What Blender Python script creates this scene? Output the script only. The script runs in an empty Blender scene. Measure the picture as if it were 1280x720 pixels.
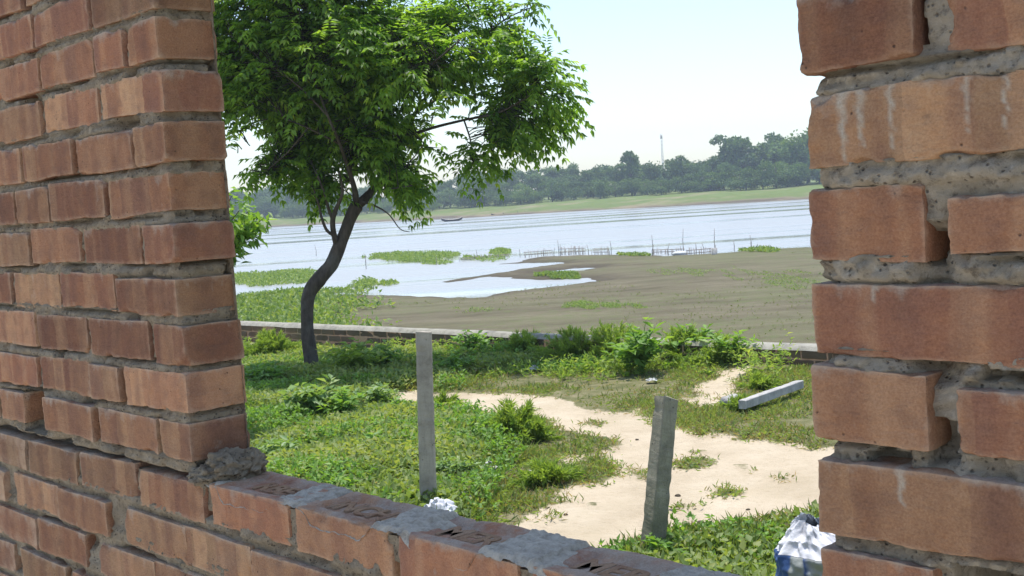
import bpy, math, random
import numpy as np
R = math.radians
rng = np.random.default_rng(7)
random.seed(7)
scene = bpy.context.scene
col = scene.collection

# ------------------------------------------------------------------ camera
F = 1500.0
ROLL, PITCH = R(3.7), R(4.35)
EYE = np.array([0.0, 0.0, 1.71])
r0 = np.array([1.0, 0, 0]); u0_ = np.array([0, math.sin(PITCH), math.cos(PITCH)])
FW = np.array([0, math.cos(PITCH), -math.sin(PITCH)])
RT = math.cos(ROLL)*r0 - math.sin(ROLL)*u0_
UP = math.sin(ROLL)*r0 + math.cos(ROLL)*u0_

def ray(x, y):
    return FW + RT*(x-640)/F + UP*(360-y)/F
def at_z(x, y, z=0.0):
    d = ray(x, y); return EYE + d*((z-EYE[2])/d[2])
def at_y(x, y, Y):
    d = ray(x, y); return EYE + d*(Y/d[1])

cam = bpy.data.cameras.new('camera'); co = bpy.data.objects.new('camera', cam); col.objects.link(co)
from mathutils import Matrix
M = Matrix(((RT[0], UP[0], -FW[0], EYE[0]), (RT[1], UP[1], -FW[1], EYE[1]), (RT[2], UP[2], -FW[2], EYE[2]), (0, 0, 0, 1)))
co.matrix_world = M
cam.sensor_width = 36; cam.lens = F/1280*36; cam.clip_start = .02; cam.clip_end = 3000
scene.camera = co

# ------------------------------------------------------------------ noise
def _h(ix, iy, iz, s):
    n = (ix.astype(np.int64)*374761393 + iy.astype(np.int64)*668265263 + iz.astype(np.int64)*2147483647 + int(s)*974634541) & 0xFFFFFFFF
    n = ((n ^ (n >> 13))*1274126177) & 0xFFFFFFFF
    n = (n ^ (n >> 16))
    return (n & 0xFFFFFF)/float(0xFFFFFF)
def vnoise(p, s=0):
    p = np.asarray(p, float); i = np.floor(p).astype(np.int64); f = p-i; f = f*f*(3-2*f)
    out = 0
    for dx in (0, 1):
        wx = f[:, 0] if dx else 1-f[:, 0]
        for dy in (0, 1):
            wy = f[:, 1] if dy else 1-f[:, 1]
            for dz in (0, 1):
                wz = f[:, 2] if dz else 1-f[:, 2]
                out = out + wx*wy*wz*_h(i[:, 0]+dx, i[:, 1]+dy, i[:, 2]+dz, s)
    return out*2-1
def fbm(p, s=0, o=3):
    a, t, out = 1.0, 0.0, 0
    p = np.asarray(p, float)
    for k in range(o):
        out = out + a*vnoise(p*(2**k)+k*17.3, s+k); t += a; a *= .5
    return out/t
def sstep(a, b, x):
    t = np.clip((x-a)/(b-a), 0, 1); return t*t*(3-2*t)

def sdist(X, Y, poly):
    """signed distance to a closed polygon, positive inside"""
    P = np.asarray(poly)[:, :2]; d = np.full(X.shape, 1e9); ins = np.zeros(X.shape, bool)
    for a, b in zip(P, np.roll(P, -1, 0)):
        ex, ey = b-a; wx, wy = X-a[0], Y-a[1]
        t = np.clip((wx*ex+wy*ey)/(ex*ex+ey*ey+1e-12), 0, 1)
        d = np.minimum(d, np.hypot(wx-ex*t, wy-ey*t))
        c = ((a[1] > Y) != (b[1] > Y))
        xi = a[0]+(Y-a[1])*ex/(ey if abs(ey) > 1e-9 else 1e-9)
        ins ^= c & (X < xi)
    return np.where(ins, d, -d)

# ------------------------------------------------------------------ mesh builder
class MB:
    def __init__(s): s.v = []; s.f4 = []; s.f3 = []; s.n = 0; s.at = {}
    def add(s, v, f4=None, f3=None, **at):
        v = np.asarray(v, float); s.v.append(v)
        if f4 is not None and len(f4): s.f4.append(np.asarray(f4, np.int64)+s.n)
        if f3 is not None and len(f3): s.f3.append(np.asarray(f3, np.int64)+s.n)
        for k, a in at.items():
            a = np.asarray(a, float)
            if a.ndim == 0: a = np.full(len(v), float(a))
            s.at.setdefault(k, []).append(a)
        s.n += len(v)
    def build(s, name, mat, parent=None, smooth=True):
        me = bpy.data.meshes.new(name)
        v = np.concatenate(s.v)
        f4 = np.concatenate(s.f4) if s.f4 else np.zeros((0, 4), np.int64)
        f3 = np.concatenate(s.f3) if s.f3 else np.zeros((0, 3), np.int64)
        me.vertices.add(len(v)); me.vertices.foreach_set('co', v.astype(np.float32).ravel())
        nl = len(f4)*4+len(f3)*3; me.loops.add(nl)
        me.loops.foreach_set('vertex_index', np.concatenate([f4.ravel(), f3.ravel()]).astype(np.int32))
        npoly = len(f4)+len(f3); me.polygons.add(npoly)
        ls = np.concatenate([np.arange(len(f4))*4, len(f4)*4+np.arange(len(f3))*3]).astype(np.int32)
        me.polygons.foreach_set('loop_start', ls)
        me.polygons.foreach_set('use_smooth', np.full(npoly, smooth))
        for k, l in s.at.items():
            a = np.concatenate(l)
            if a.ndim == 1:
                at = me.attributes.new(k, 'FLOAT', 'POINT'); at.data.foreach_set('value', a.astype(np.float32))
            else:
                at = me.attributes.new(k, 'FLOAT_VECTOR', 'POINT'); at.data.foreach_set('vector', a.astype(np.float32).ravel())
        me.update(calc_edges=True); me.validate()
        o = bpy.data.objects.new(name, me); col.objects.link(o)
        if mat: me.materials.append(mat)
        if parent: o.parent = parent
        return o

def tag(o, label=None, cat=None, group=None, kind=None):
    if label: o['label'] = label
    if cat: o['category'] = cat
    if group: o['group'] = group
    if kind: o['kind'] = kind
    return o
def empty(name, loc, rz=0, label=None, cat=None, group=None):
    o = bpy.data.objects.new(name, None); col.objects.link(o)
    o.location = tuple(float(a) for a in loc); o.rotation_euler = (0, 0, rz); o.empty_display_size = .1
    return tag(o, label, cat, group)
def copy_tree(o, parent=None):
    c = o.copy(); col.objects.link(c)
    if parent: c.parent = parent
    for ch in list(o.children): copy_tree(ch, c)
    return c

def grid_faces(nu, nv, off=0):
    i = np.arange(nu)[:, None]*(nv+1)+np.arange(nv)[None, :]
    i = i.ravel()+off
    return np.stack([i, i+nv+1, i+nv+2, i+1], 1)

def tube(mb, pts, rad, sides=8, wob=0.0, seed=0, tone=None, cap=True):
    pts = np.asarray(pts, float); rad = np.asarray(rad, float); n = len(pts)
    T = np.gradient(pts, axis=0); T /= np.linalg.norm(T, axis=1)[:, None]+1e-12
    N = np.zeros_like(pts); a = np.array([1.0, 0, 0]) if abs(T[0][0]) < .8 else np.array([0, 1.0, 0])
    for k in range(n):
        a = a-T[k]*a.dot(T[k]); a /= np.linalg.norm(a); N[k] = a
    B = np.cross(T, N); th = np.linspace(0, 2*np.pi, sides, endpoint=False)
    ring = N[:, None, :]*np.cos(th)[None, :, None]+B[:, None, :]*np.sin(th)[None, :, None]
    rr = np.repeat(rad[:, None], sides, 1)
    if wob:
        q = (pts[:, None, :]+ring*rad[:, None, None]).reshape(-1, 3)
        rr = rr*(1+wob*fbm(q*np.array([9., 9, 4])+seed*3.1, seed, 3).reshape(n, sides))
    v = (pts[:, None, :]+ring*rr[:, :, None]).reshape(-1, 3)
    j = np.arange(sides); f = []
    for k in range(n-1):
        b = k*sides; f.append(np.stack([b+j, b+(j+1) % sides, b+sides+(j+1) % sides, b+sides+j], 1))
    f = np.concatenate(f)
    f3 = []
    if cap:
        v = np.concatenate([v, pts[:1], pts[-1:]]); m = n*sides
        f3 = np.concatenate([np.stack([np.full(sides, m), (j+1) % sides, j], 1), np.stack([np.full(sides, m+1), (n-1)*sides+j, (n-1)*sides+(j+1) % sides], 1)])
    at = {} if tone is None else {'tone': tone}
    mb.add(v, f, f3, **at)

def spline(pts, rad, m=6):
    """Catmull-Rom resampling"""
    P = np.asarray(pts, float); r = np.asarray(rad, float)
    Q = np.concatenate([[2*P[0]-P[1]], P, [2*P[-1]-P[-2]]]); out = []; ro = []
    for i in range(len(P)-1):
        a, b, c, d = Q[i:i+4]
        for k in range(m):
            t = k/m
            out.append(.5*((2*b)+(c-a)*t+(2*a-5*b+4*c-d)*t*t+(3*b-a-3*c+d)*t**3)); ro.append(r[i]*(1-t)+r[i+1]*t)
    out.append(P[-1]); ro.append(r[-1])
    return np.array(out), np.array(ro)

def norm(a): return a/(np.linalg.norm(a, axis=-1, keepdims=True)+1e-12)

def leaves(mb, P, D, N, L, W, fold=.15, droop=.1, tone=None):
    n = len(P)
    if n == 0: return
    D = norm(D); S = norm(np.cross(D, N)); N = np.cross(S, D)
    L = np.broadcast_to(L, (n,))[:, None]; W = np.broadcast_to(W, (n,))[:, None]
    a = P; b = P+D*L*.42+S*W*.5+N*W*fold; c = P+D*L-N*L*droop; d = P+D*L*.42-S*W*.5+N*W*fold
    v = np.stack([a, b, c, d], 1).reshape(-1, 3); i = np.arange(n)*4
    f = np.concatenate([np.stack([i, i+1, i+2], 1), np.stack([i, i+2, i+3], 1)])
    t = rng.random(n) if tone is None else np.broadcast_to(tone, (n,))
    mb.add(v, None, f, tone=np.repeat(t, 4))

def box(mb, x0, x1, y0, y1, z0, z1, **at):
    v = [(x, y, z) for x in (x0, x1) for y in (y0, y1) for z in (z0, z1)]
    f = [(0, 1, 3, 2), (4, 6, 7, 5), (0, 4, 5, 1), (2, 3, 7, 6), (0, 2, 6, 4), (1, 5, 7, 3)]
    mb.add(v, f, **at)

# ------------------------------------------------------------------ materials
def mat(name):
    m = bpy.data.materials.new(name); m.use_nodes = True; nt = m.node_tree
    b = nt.nodes['Principled BSDF']; b.inputs['Roughness'].default_value = .85
    b.inputs['Specular IOR Level'].default_value = .25
    return m, nt, b
class G:
    """terse node helper"""
    def __init__(s, nt): s.nt = nt
    def n(s, t, **kw):
        x = s.nt.nodes.new(t)
        for k, v in kw.items():
            if k.startswith('i_'): x.inputs[k[2:].replace('_', ' ')].default_value = v
            else: setattr(x, k, v)
        return x
    def l(s, a, b): s.nt.links.new(a, b)
    def attr(s, name): return s.n('ShaderNodeAttribute', attribute_name=name)
    def noise(s, vec, scale, detail=4, rough=.55, dist=0, dim='3D'):
        x = s.n('ShaderNodeTexNoise', noise_dimensions=dim); x.inputs['Scale'].default_value = scale
        x.inputs['Detail'].default_value = detail; x.inputs['Roughness'].default_value = rough; x.inputs['Distortion'].default_value = dist
        if vec is not None: s.l(vec, x.inputs['Vector'])
        return x.outputs['Fac']
    def ramp(s, fac, stops, interp='LINEAR'):
        x = s.n('ShaderNodeValToRGB'); cr = x.color_ramp; cr.interpolation = interp
        while len(cr.elements) < len(stops): cr.elements.new(.5)
        for e, (p, c) in zip(cr.elements, stops):
            e.position = p; e.color = (c, c, c, 1) if not hasattr(c, '__len__') else (*c, 1)
        s.l(fac, x.inputs['Fac']); return x.outputs['Color']
    def mix(s, fac, a, b, mode='MIX'):
        x = s.n('ShaderNodeMix', data_type='RGBA', blend_type=mode)
        for sock, v in ((x.inputs[0], fac), (x.inputs[6], a), (x.inputs[7], b)):
            if hasattr(v, 'is_linked') or hasattr(v, 'links'): s.l(v, sock)
            elif hasattr(v, '__len__'): sock.default_value = (*v, 1)
            else: sock.default_value = v
        return x.outputs[2]
    def math(s, op, a, b=0.0, c=None, clamp=False):
        x = s.n('ShaderNodeMath', operation=op, use_clamp=clamp)
        for sock, v in zip(x.inputs, (a, b, c)):
            if v is None: continue
            if hasattr(v, 'links'): s.l(v, sock)
            else: sock.default_value = v
        return x.outputs[0]
    def bump(s, h, strength, dist, bsdf):
        x = s.n('ShaderNodeBump'); x.inputs['Strength'].default_value = strength; x.inputs['Distance'].default_value = dist
        s.l(h, x.inputs['Height']); s.l(x.outputs['Normal'], bsdf.inputs['Normal']); return x
    def obj(s): return s.n('ShaderNodeTexCoord').outputs['Object']
    def scale(s, vec, sc):
        x = s.n('ShaderNodeMapping'); x.inputs['Scale'].default_value = sc; s.l(vec, x.inputs['Vector']); return x.outputs['Vector']

def make_brick_mat():
    m, nt, b = mat('fired_brick'); g = G(nt)
    bc = g.attr('bc'); bl = g.attr('bl'); o = g.obj()
    sc = g.n('ShaderNodeSeparateXYZ'); g.l(bc.outputs['Vector'], sc.inputs[0])
    sl = g.n('ShaderNodeSeparateXYZ'); g.l(bl.outputs['Vector'], sl.inputs[0])
    base = g.ramp(sc.outputs['X'], [(0, (.27, .115, .075)), (.35, (.36, .155, .09)), (.65, (.42, .195, .11)), (1, (.47, .25, .145))])
    hue = g.math('FRACT', g.math('MULTIPLY', sc.outputs['Y'], 7.31))
    base = g.mix(g.ramp(hue, [(.55, 0), (.9, .75)]), base, (.36, .24, .14))
    base = g.mix(.14, base, (.26, .20, .155))
    # kiln flash bands across the length: piecewise steps with a slightly wandering edge
    wob = g.noise(o, 18, 2)
    w = g.math('ADD', g.math('MULTIPLY', sl.outputs['X'], 19.0), g.math('MULTIPLY', sc.outputs['Y'], 91.0))
    w = g.math('ADD', w, g.math('MULTIPLY', wob, .35))
    vo = g.n('ShaderNodeTexVoronoi', voronoi_dimensions='1D', feature='SMOOTH_F1'); vo.inputs['Scale'].default_value = 1; vo.inputs['Smoothness'].default_value = .1
    g.l(w, vo.inputs['W'])
    vs = g.n('ShaderNodeSeparateColor'); g.l(vo.outputs['Color'], vs.inputs[0])
    tan = g.ramp(vs.outputs['Red'], [(.54, 0), (.66, .3), (.86, .7), (1, .85)])
    dark = g.ramp(vs.outputs['Green'], [(.58, 0), (.75, .5), (1, .65)])
    amt = g.math('MULTIPLY', g.ramp(sc.outputs['Z'], [(.1, .15), (.8, 1)]), 1.0)
    c = g.mix(g.math('MULTIPLY', tan, amt), base, (.58, .36, .21))
    c = g.mix(g.math('MULTIPLY', dark, amt), c, (.25, .13, .10))
    sm = g.n('ShaderNodeTexNoise', noise_dimensions='1D'); sm.inputs['Scale'].default_value = .9; sm.inputs['Detail'].default_value = 2; g.l(w, sm.inputs['W'])
    c = g.mix(g.ramp(sm.outputs['Fac'], [(.50, 0), (.68, .42)]), c, (.54, .33, .20))
    c = g.mix(g.ramp(sm.outputs['Fac'], [(.32, .42), (.46, 0)]), c, (.24, .12, .09))
    # burnt cloudy variation and orange edges
    cl = g.noise(o, 13, 4, .55)
    c = g.mix(g.ramp(cl, [(.45, 0), (.75, .45)]), c, (.45, .21, .10))
    cl2 = g.noise(o, 30, 4, .6)
    c = g.mix(g.ramp(cl2, [(.48, 0), (.72, .6)]), c, (.21, .11, .08))
    val = g.math('FRACT', g.math('MULTIPLY', sc.outputs['Z'], 5.37))
    hs = g.n('ShaderNodeHueSaturation'); hs.inputs['Saturation'].default_value = .97; g.l(g.ramp(val, [(0, .36), (1, .60)]), hs.inputs['Value']); g.l(c, hs.inputs['Color'])
    vv = g.n('ShaderNodeVectorMath', operation='SCALE'); vv.inputs['Scale'].default_value = 1.0
    hv2 = g.math('MULTIPLY', g.math('ADD', g.math('MULTIPLY', val, .48), .74), 1.0); g.l(hv2, hs.inputs['Value']); c = g.mix(1.0, hs.outputs['Color'], (.95, .91, .82), 'MULTIPLY')
    # cement film: on patches and along the top arris, with drips
    st = g.scale(o, (60, 60, 6)); dr = g.noise(st, 1, 3, .5)
    film = g.noise(o, 13, 5, .65)
    top = g.ramp(sl.outputs['Z'], [(.62, 0), (.95, .16), (1, .30)])
    f1 = g.math('ADD', g.math('ADD', film, top), g.math('MULTIPLY', dr, .36))
    fm = g.ramp(g.math('MULTIPLY', f1, .8), [(.67, 0), (.75, .35), (.84, .7), (.9, .8)])
    c = g.mix(fm, c, (.46, .40, .325))
    c = g.mix(g.math('MULTIPLY', g.attr('drip').outputs['Fac'], g.ramp(g.noise(o, 90, 4, .6), [(.3, .45), (.6, .9)])), c, (.50, .44, .35))
    fine = g.noise(o, 420, 3, .6)
    c = g.mix(.4, c, g.ramp(fine, [(.3, .2), (.7, .8)]), 'SOFT_LIGHT')  # grain toned in the colour, standing in for relief shading
    mid = g.noise(o, 120, 5, .7)
    c = g.mix(.26, c, g.ramp(mid, [(.32, .25), (.7, .78)]), 'SOFT_LIGHT')
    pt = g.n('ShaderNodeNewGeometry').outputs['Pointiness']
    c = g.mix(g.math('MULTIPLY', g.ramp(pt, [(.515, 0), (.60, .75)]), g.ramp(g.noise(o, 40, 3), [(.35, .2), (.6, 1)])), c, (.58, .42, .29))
    c = g.mix(g.ramp(pt, [(.40, .6), (.485, 0)]), c, (.17, .10, .075))  # hollows darkened in the colour, like crevice shade
    sp = g.n('ShaderNodeTexVoronoi'); sp.inputs['Scale'].default_value = 75; g.l(o, sp.inputs['Vector'])
    pit = g.ramp(sp.outputs['Distance'], [(.05, 1), (.13, 0)])
    pit = g.math('MULTIPLY', pit, g.ramp(g.noise(o, 20, 1), [(.55, 0), (.62, 1)]))
    c = g.mix(g.math('MULTIPLY', pit, .75), c, (.05, .03, .025))
    g.l(c, b.inputs['Base Color']); b.inputs['Roughness'].default_value = .9
    h = g.math('ADD', g.math('MULTIPLY', g.noise(o, 150, 8, .72), 1.0), g.math('MULTIPLY', g.noise(o, 34, 4, .6), .7))
    h = g.math('ADD', h, g.math('MULTIPLY', g.noise(g.scale(o, (14, 14, 220)), 1, 3, .6), .35))
    h = g.math('ADD', h, g.math('MULTIPLY', pit, -.5))
    h = g.math('ADD', h, g.math('MULTIPLY', fm, .12))
    g.bump(h, .85, .007, b)
    return m
def make_mortar_mat(name='cement_mortar', dull=1.0):
    m, nt, b = mat(name); g = G(nt); o = g.obj()
    c = g.ramp(g.noise(o, 28, 6, .65), [(.3, (.38, .315, .225)), (.5, (.51, .435, .325)), (.72, (.62, .54, .42))])
    rg = g.noise(o, 62, 10, .78)
    c = g.mix(g.ramp(rg, [(.36, .85), (.47, 0)]), c, (.20, .16, .115)); c = g.mix(g.ramp(rg, [(.56, 0), (.68, .6)]), c, (.82, .75, .62))  # crumbly relief shading put into the colour: dark crevices, pale crests
    v = g.n('ShaderNodeTexVoronoi'); v.inputs['Scale'].default_value = 140; g.l(o, v.inputs['Vector'])
    pit = g.ramp(v.outputs['Distance'], [(.1, 1), (.28, 0)])
    pm = g.math('MULTIPLY', pit, g.ramp(g.noise(o, 45, 2), [(.42, 0), (.55, 1)]))
    c = g.mix(g.math('MULTIPLY', pm, .75), c, (.09, .075, .06))
    c = g.mix(g.ramp(g.noise(o, 300, 2), [(.55, 0), (.8, .35)]), c, (.5, .46, .40))
    if dull < 1: c = g.mix(1.0, c, (dull, dull*.97, dull*.92), 'MULTIPLY')
    g.l(c, b.inputs['Base Color']); b.inputs['Roughness'].default_value = .95
    h = g.math('ADD', g.noise(o, 75, 10, .8), g.math('MULTIPLY', pm, -.7)); h = g.math('ADD', h, g.math('MULTIPLY', v.outputs['Distance'], -.25))
    g.bump(h, 1.0, .011, b); return m
def make_wet_mortar():
    m, nt, b = mat('smeared_mortar'); g = G(nt); o = g.obj()
    c = g.ramp(g.noise(o, 60, 9, .75), [(.36, (.32, .28, .22)), (.55, (.48, .43, .345)), (.75, (.60, .54, .44))])
    g.l(c, b.inputs['Base Color']); b.inputs['Roughness'].default_value = .8
    h = g.math('ADD', g.noise(o, 60, 6, .65), g.math('MULTIPLY', g.noise(g.scale(o, (30, 140, 30)), 1, 3), .5))
    g.bump(h, .9, .009, b); return m
def make_concrete(moss=0.0, name='weathered_concrete', base=(.42, .375, .30)):
    m, nt, b = mat(name); g = G(nt); o = g.obj()
    d = tuple(x*.62 for x in base); l = tuple(min(1, x*1.25) for x in base)
    c = g.ramp(g.noise(o, 9, 7, .65), [(.3, d), (.5, base), (.72, l)])
    c = g.mix(g.ramp(g.noise(g.scale(o, (40, 40, 4)), 1, 4), [(.5, 0), (.75, .5)]), c, d)
    if moss:
        s = g.n('ShaderNodeSeparateXYZ'); g.l(o, s.inputs[0])
        z = g.math('ADD', g.math('MULTIPLY', s.outputs['Z'], -1.4), g.math('MULTIPLY', g.noise(o, 14, 5), 1.2))
        c = g.mix(g.math('MULTIPLY', g.ramp(z, [(-.0, 0), (.55, 1)]), moss), c, (.12, .12, .068))
    v = g.n('ShaderNodeTexVoronoi'); v.inputs['Scale'].default_value = 38; g.l(o, v.inputs['Vector'])
    pit = g.math('MULTIPLY', g.ramp(v.outputs['Distance'], [(.08, 1), (.2, 0)]), g.ramp(g.noise(o, 17, 1), [(.52, 0), (.6, 1)]))
    c = g.mix(g.math('MULTIPLY', pit, .7), c, (.06, .055, .045))
    g.l(c, b.inputs['Base Color']); g.bump(g.math('ADD', g.noise(o, 70, 6, .7), g.math('MULTIPLY', pit, -.6)), .6, .01, b); return m
def make_leaf(name, dark, light, trans=.45, gloss=.5):
    m, nt, b = mat(name); g = G(nt); t = g.attr('tone').outputs['Fac']
    c = g.ramp(t, [(0, dark), (.8, light), (1, tuple(min(1, q*f) for q, f in zip(light, (1.4, 1.15, 1.2))))])
    g.l(c, b.inputs['Base Color']); b.inputs['Roughness'].default_value = gloss; b.inputs['Specular IOR Level'].default_value = .4
    tr = g.n('ShaderNodeBsdfTranslucent'); tc = g.mix(1.0, c, (1.5, 1.5, .55), 'MULTIPLY')
    g.l(tc, tr.inputs['Color'])
    mx = g.n('ShaderNodeMixShader'); mx.inputs[0].default_value = trans
    g.l(b.outputs[0], mx.inputs[1]); g.l(tr.outputs[0], mx.inputs[2]); g.l(mx.outputs[0], nt.nodes['Material Output'].inputs['Surface']); return m
def make_bark(name='bark', base=(.095, .075, .058)):
    m, nt, b = mat(name); g = G(nt); o = g.obj()
    s = g.scale(o, (30, 30, 7))
    c = g.ramp(g.noise(s, 1, 6, .65), [(.3, tuple(x*.5 for x in base)), (.55, base), (.75, tuple(x*1.7 for x in base))])
    c = g.mix(g.ramp(g.noise(o, 6, 4), [(.55, 0), (.7, .5)]), c, (.16, .15, .125))
    g.l(c, b.inputs['Base Color']); g.bump(g.noise(s, 1, 6, .7), .8, .02, b); return m
def plain(name, c, rough=.8, bumpn=0, scale=20):
    m, nt, b = mat(name); g = G(nt); o = g.obj()
    cc = g.ramp(g.noise(o, scale, 4), [(.3, tuple(x*.75 for x in c)), (.7, tuple(min(1, x*1.15) for x in c))])
    g.l(cc, b.inputs['Base Color']); b.inputs['Roughness'].default_value = rough
    if bumpn: g.bump(g.noise(o, scale*3, 5), .5, bumpn, b)
    return m

BRICK = make_brick_mat(); MORTAR = make_mortar_mat(); DULL_MORTAR = make_mortar_mat('weathered_mortar', .72); SMEAR = make_wet_mortar()
CONC = make_concrete(); CONC_MOSS = make_concrete(.7, 'mossy_concrete', (.36, .325, .235)); 
CONC_PALE = make_concrete(0, 'pale_concrete', (.46, .44, .41))
BARK = make_bark(); TWIG = make_bark('twig_bark', (.045, .04, .022))
LEAF_TREE = make_leaf('tree_leaf', (.065, .14, .024), (.26, .42, .07), .62, .42)
LEAF_SHRUB = make_leaf('shrub_leaf', (.11, .22, .03), (.24, .40, .08), .45, .45)
LEAF_GRASS = make_leaf('grass_leaf', (.075, .115, .03), (.25, .335, .11), .42, .6)
LEAF_WEED = make_leaf('weed_leaf', (.08, .17, .025), (.22, .38, .08), .42, .5)
LEAF_FINE = make_leaf('fine_weed_leaf', (.14, .23, .035), (.32, .43, .11), .5, .6)
LEAF_PALE = make_leaf('pale_weed_leaf', (.10, .19, .05), (.26, .38, .15), .4, .45)
LEAF_DRY = make_leaf('dry_grass_leaf', (.20, .18, .08), (.34, .30, .15), .35, .7)
LEAF_DRY2 = make_leaf('mud_weed_leaf', (.12, .15, .05), (.24, .27, .10), .3, .7)
LEAF_WATER = make_leaf('water_weed_leaf', (.11, .19, .035), (.25, .35, .085), .35, .55)
LEAF_FAR = make_leaf('far_leaf', (.045, .095, .026), (.14, .225, .06), .25, .7)

# ------------------------------------------------------------------ the brick wall with its window opening
hv = ray(-775, 338); hv[2] = 0; hv /= np.linalg.norm(hv)
E = -hv; Nn = np.array([-E[1], E[0], 0.0])               # along the wall to the right; outwards
if Nn[1] < 0: Nn = -Nn
d0 = ray(215, 270); P0 = EYE + d0*(2.02/d0.dot(FW)); P0[2] = 0
def wall_uz(x, y):
    d = ray(x, y); t = (P0-EYE).dot(Nn)/d.dot(Nn); p = EYE+d*t; return (p-P0).dot(E), p[2]-EYE[2]
W = wall_uz(1008, 222)[0]
print('W', W, 'sill', wall_uz(265, 605), wall_uz(365, 633), wall_uz(497, 665), wall_uz(300, 670), 'holes', wall_uz(20, 508), wall_uz(45, 508), wall_uz(1170, 700), wall_uz(1245, 705), wall_uz(0, 0), wall_uz(1280, 0), wall_uz(1280, 719), wall_uz(0,719))
PITCHZ, BH, TH = .0858, .067, .115
def zc(k): return EYE[2]+.009+PITCHZ*k-(.015 if k <= -6 else 0)

def brick(mb, u0, u1, v0, v1, z0, z1, res=.008, rad=.005, rough=1.0, tone=None, tilt=None, frog=False, chip=1.0):
    s = int(rng.integers(1, 9999))
    bc = rng.random(3) if tone is None else np.array(tone)
    dims = (u1-u0, v1-v0, z1-z0); lo = np.array([u0, v0, z0]); hi = np.array([u1, v1, z1])
    k = [max(3, int(math.ceil(x/res))) for x in dims]
    ctr = (lo+hi)/2
    ty, tz = (rng.normal(0, .006), rng.normal(0, .006)) if tilt is None else tilt
    for ax in range(3):
        a, b = [(1, 2), (2, 0), (0, 1)][ax]
        A, B = np.meshgrid(np.linspace(0, 1, k[a]+1), np.linspace(0, 1, k[b]+1), indexing='ij')
        for side in (0, 1):
            q = np.zeros((A.size, 3)); q[:, a] = A.ravel(); q[:, b] = B.ravel(); q[:, ax] = side
            p = lo+q*(hi-lo)
            ch = np.clip(vnoise(p*24+s, s)-.38, 0, 1)*1.6*chip + .9*np.clip(vnoise(p*80, s+5)-.25, 0, 1)
            r = rad*.55*(1+6.0*ch)
            inner = np.clip(p, lo+r[:, None], hi-r[:, None]); dl = p-inner
            nn = norm(dl); p = inner+nn*r[:, None]
            dsp = .0022*fbm(p*14+s*.37, s, 2)+.0013*fbm(p*70, s+3, 3)-.004*np.clip(vnoise(p*45, s+9)-.55, 0, 1)
            p = p+nn*(dsp*rough)[:, None]
            p[:, 2] += .0025*vnoise(np.stack([p[:, 0]*9, np.full(len(p), s*.7), q[:, 2]*1.5], 1), s)*rough
            if frog and ax == 2 and side == 1:
                du = np.abs(p[:, 0]-ctr[0])-(u1-u0)/2+.028; dv = np.abs(p[:, 1]-ctr[1])-(v1-v0)/2+.022
                m = sstep(.004, -.008, np.maximum(du, dv)); p[:, 2] -= .006*m
            d = p-ctr; x = d[:, 0].copy()
            p = p.copy(); p[:, 2] += ty*x; p[:, 1] += tz*x
            f = grid_faces(k[a], k[b])
            if side == 0: f = f[:, ::-1]
            bl = np.stack([q[:, 0]*dims[0], q[:, 1]*dims[1], q[:, 2]], 1)
            if ax == 0: bl[:, 0] = q[:, 1]*dims[1]*.6+.31
            ex = {}
            if mb is pier:
                dd = np.zeros(len(p))
                for uc, zt, ln, wd in DRIPS:
                    q_ = (zt-p[:, 2])/ln; wz = wd*np.clip(1.05-q_*.85, .05, 1)*.55
                    dd = np.maximum(dd, np.exp(-((p[:, 0]-uc-.0015*np.sin(p[:, 2]*300+uc*99))/wz)**4)*(q_ > -.15)*(q_ < 1)*(p[:, 1] < .03))
                ex['drip'] = dd
            mb.add(p, f, bl=bl, bc=np.tile(bc, (len(p), 1)), **ex)

wall = empty('brick_wall', P0, math.atan2(E[1], E[0]), 'unplastered red brick wall with an unglazed window opening onto the river', 'brick wall')
UL, UR = -1.5, W+1.5
HOLES = [(-.735, -.635, -5), (W+.13, W+.20, -5)]
PITS = [(W+.108, W+.136, zc(-3)-.012, zc(-3)+.030), (W+.110, W+.120, zc(1)+.012, zc(1)+.064), (W+.112, W+.128, zc(-1)-.006, zc(-1)+.022), (W+.05, W+.09, zc(-4)+.064, zc(-4)+.080), (W+.16, W+.20, zc(-2)-.018, zc(-2)-.008)]
DRIPS = []
for dx_, dy_, dl_, dw_ in [(1160,222,80,11),(1073,112,75,11),(1050,110,92,14),(1112,106,92,8),(1207,106,60,7),(1255,100,75,6),(1090,350,30,9),(1130,580,55,12)]:
    a_, b_ = wall_uz(dx_, dy_), wall_uz(dx_, dy_+dl_); c_ = wall_uz(dx_+dw_, dy_); DRIPS.append((a_[0], a_[1]+EYE[2], a_[1]-b_[1], c_[0]-a_[0]))
left, pier, sill = MB(), MB(), MB()
SILLS = []
pier_tones = {1: [(.25, .31, .2), (.45, .7, .5)], 0: [(.55, .12, .9)], -1: [(.62, .2, .1), (.35, .5, .9)], -2: [(.12, .3, .15)], -3: [(.75, .5, .3), (.3, .6, .5)], -4: [(.85, .77, .8)], -5: [(.7, .3, .5)]}
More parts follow.
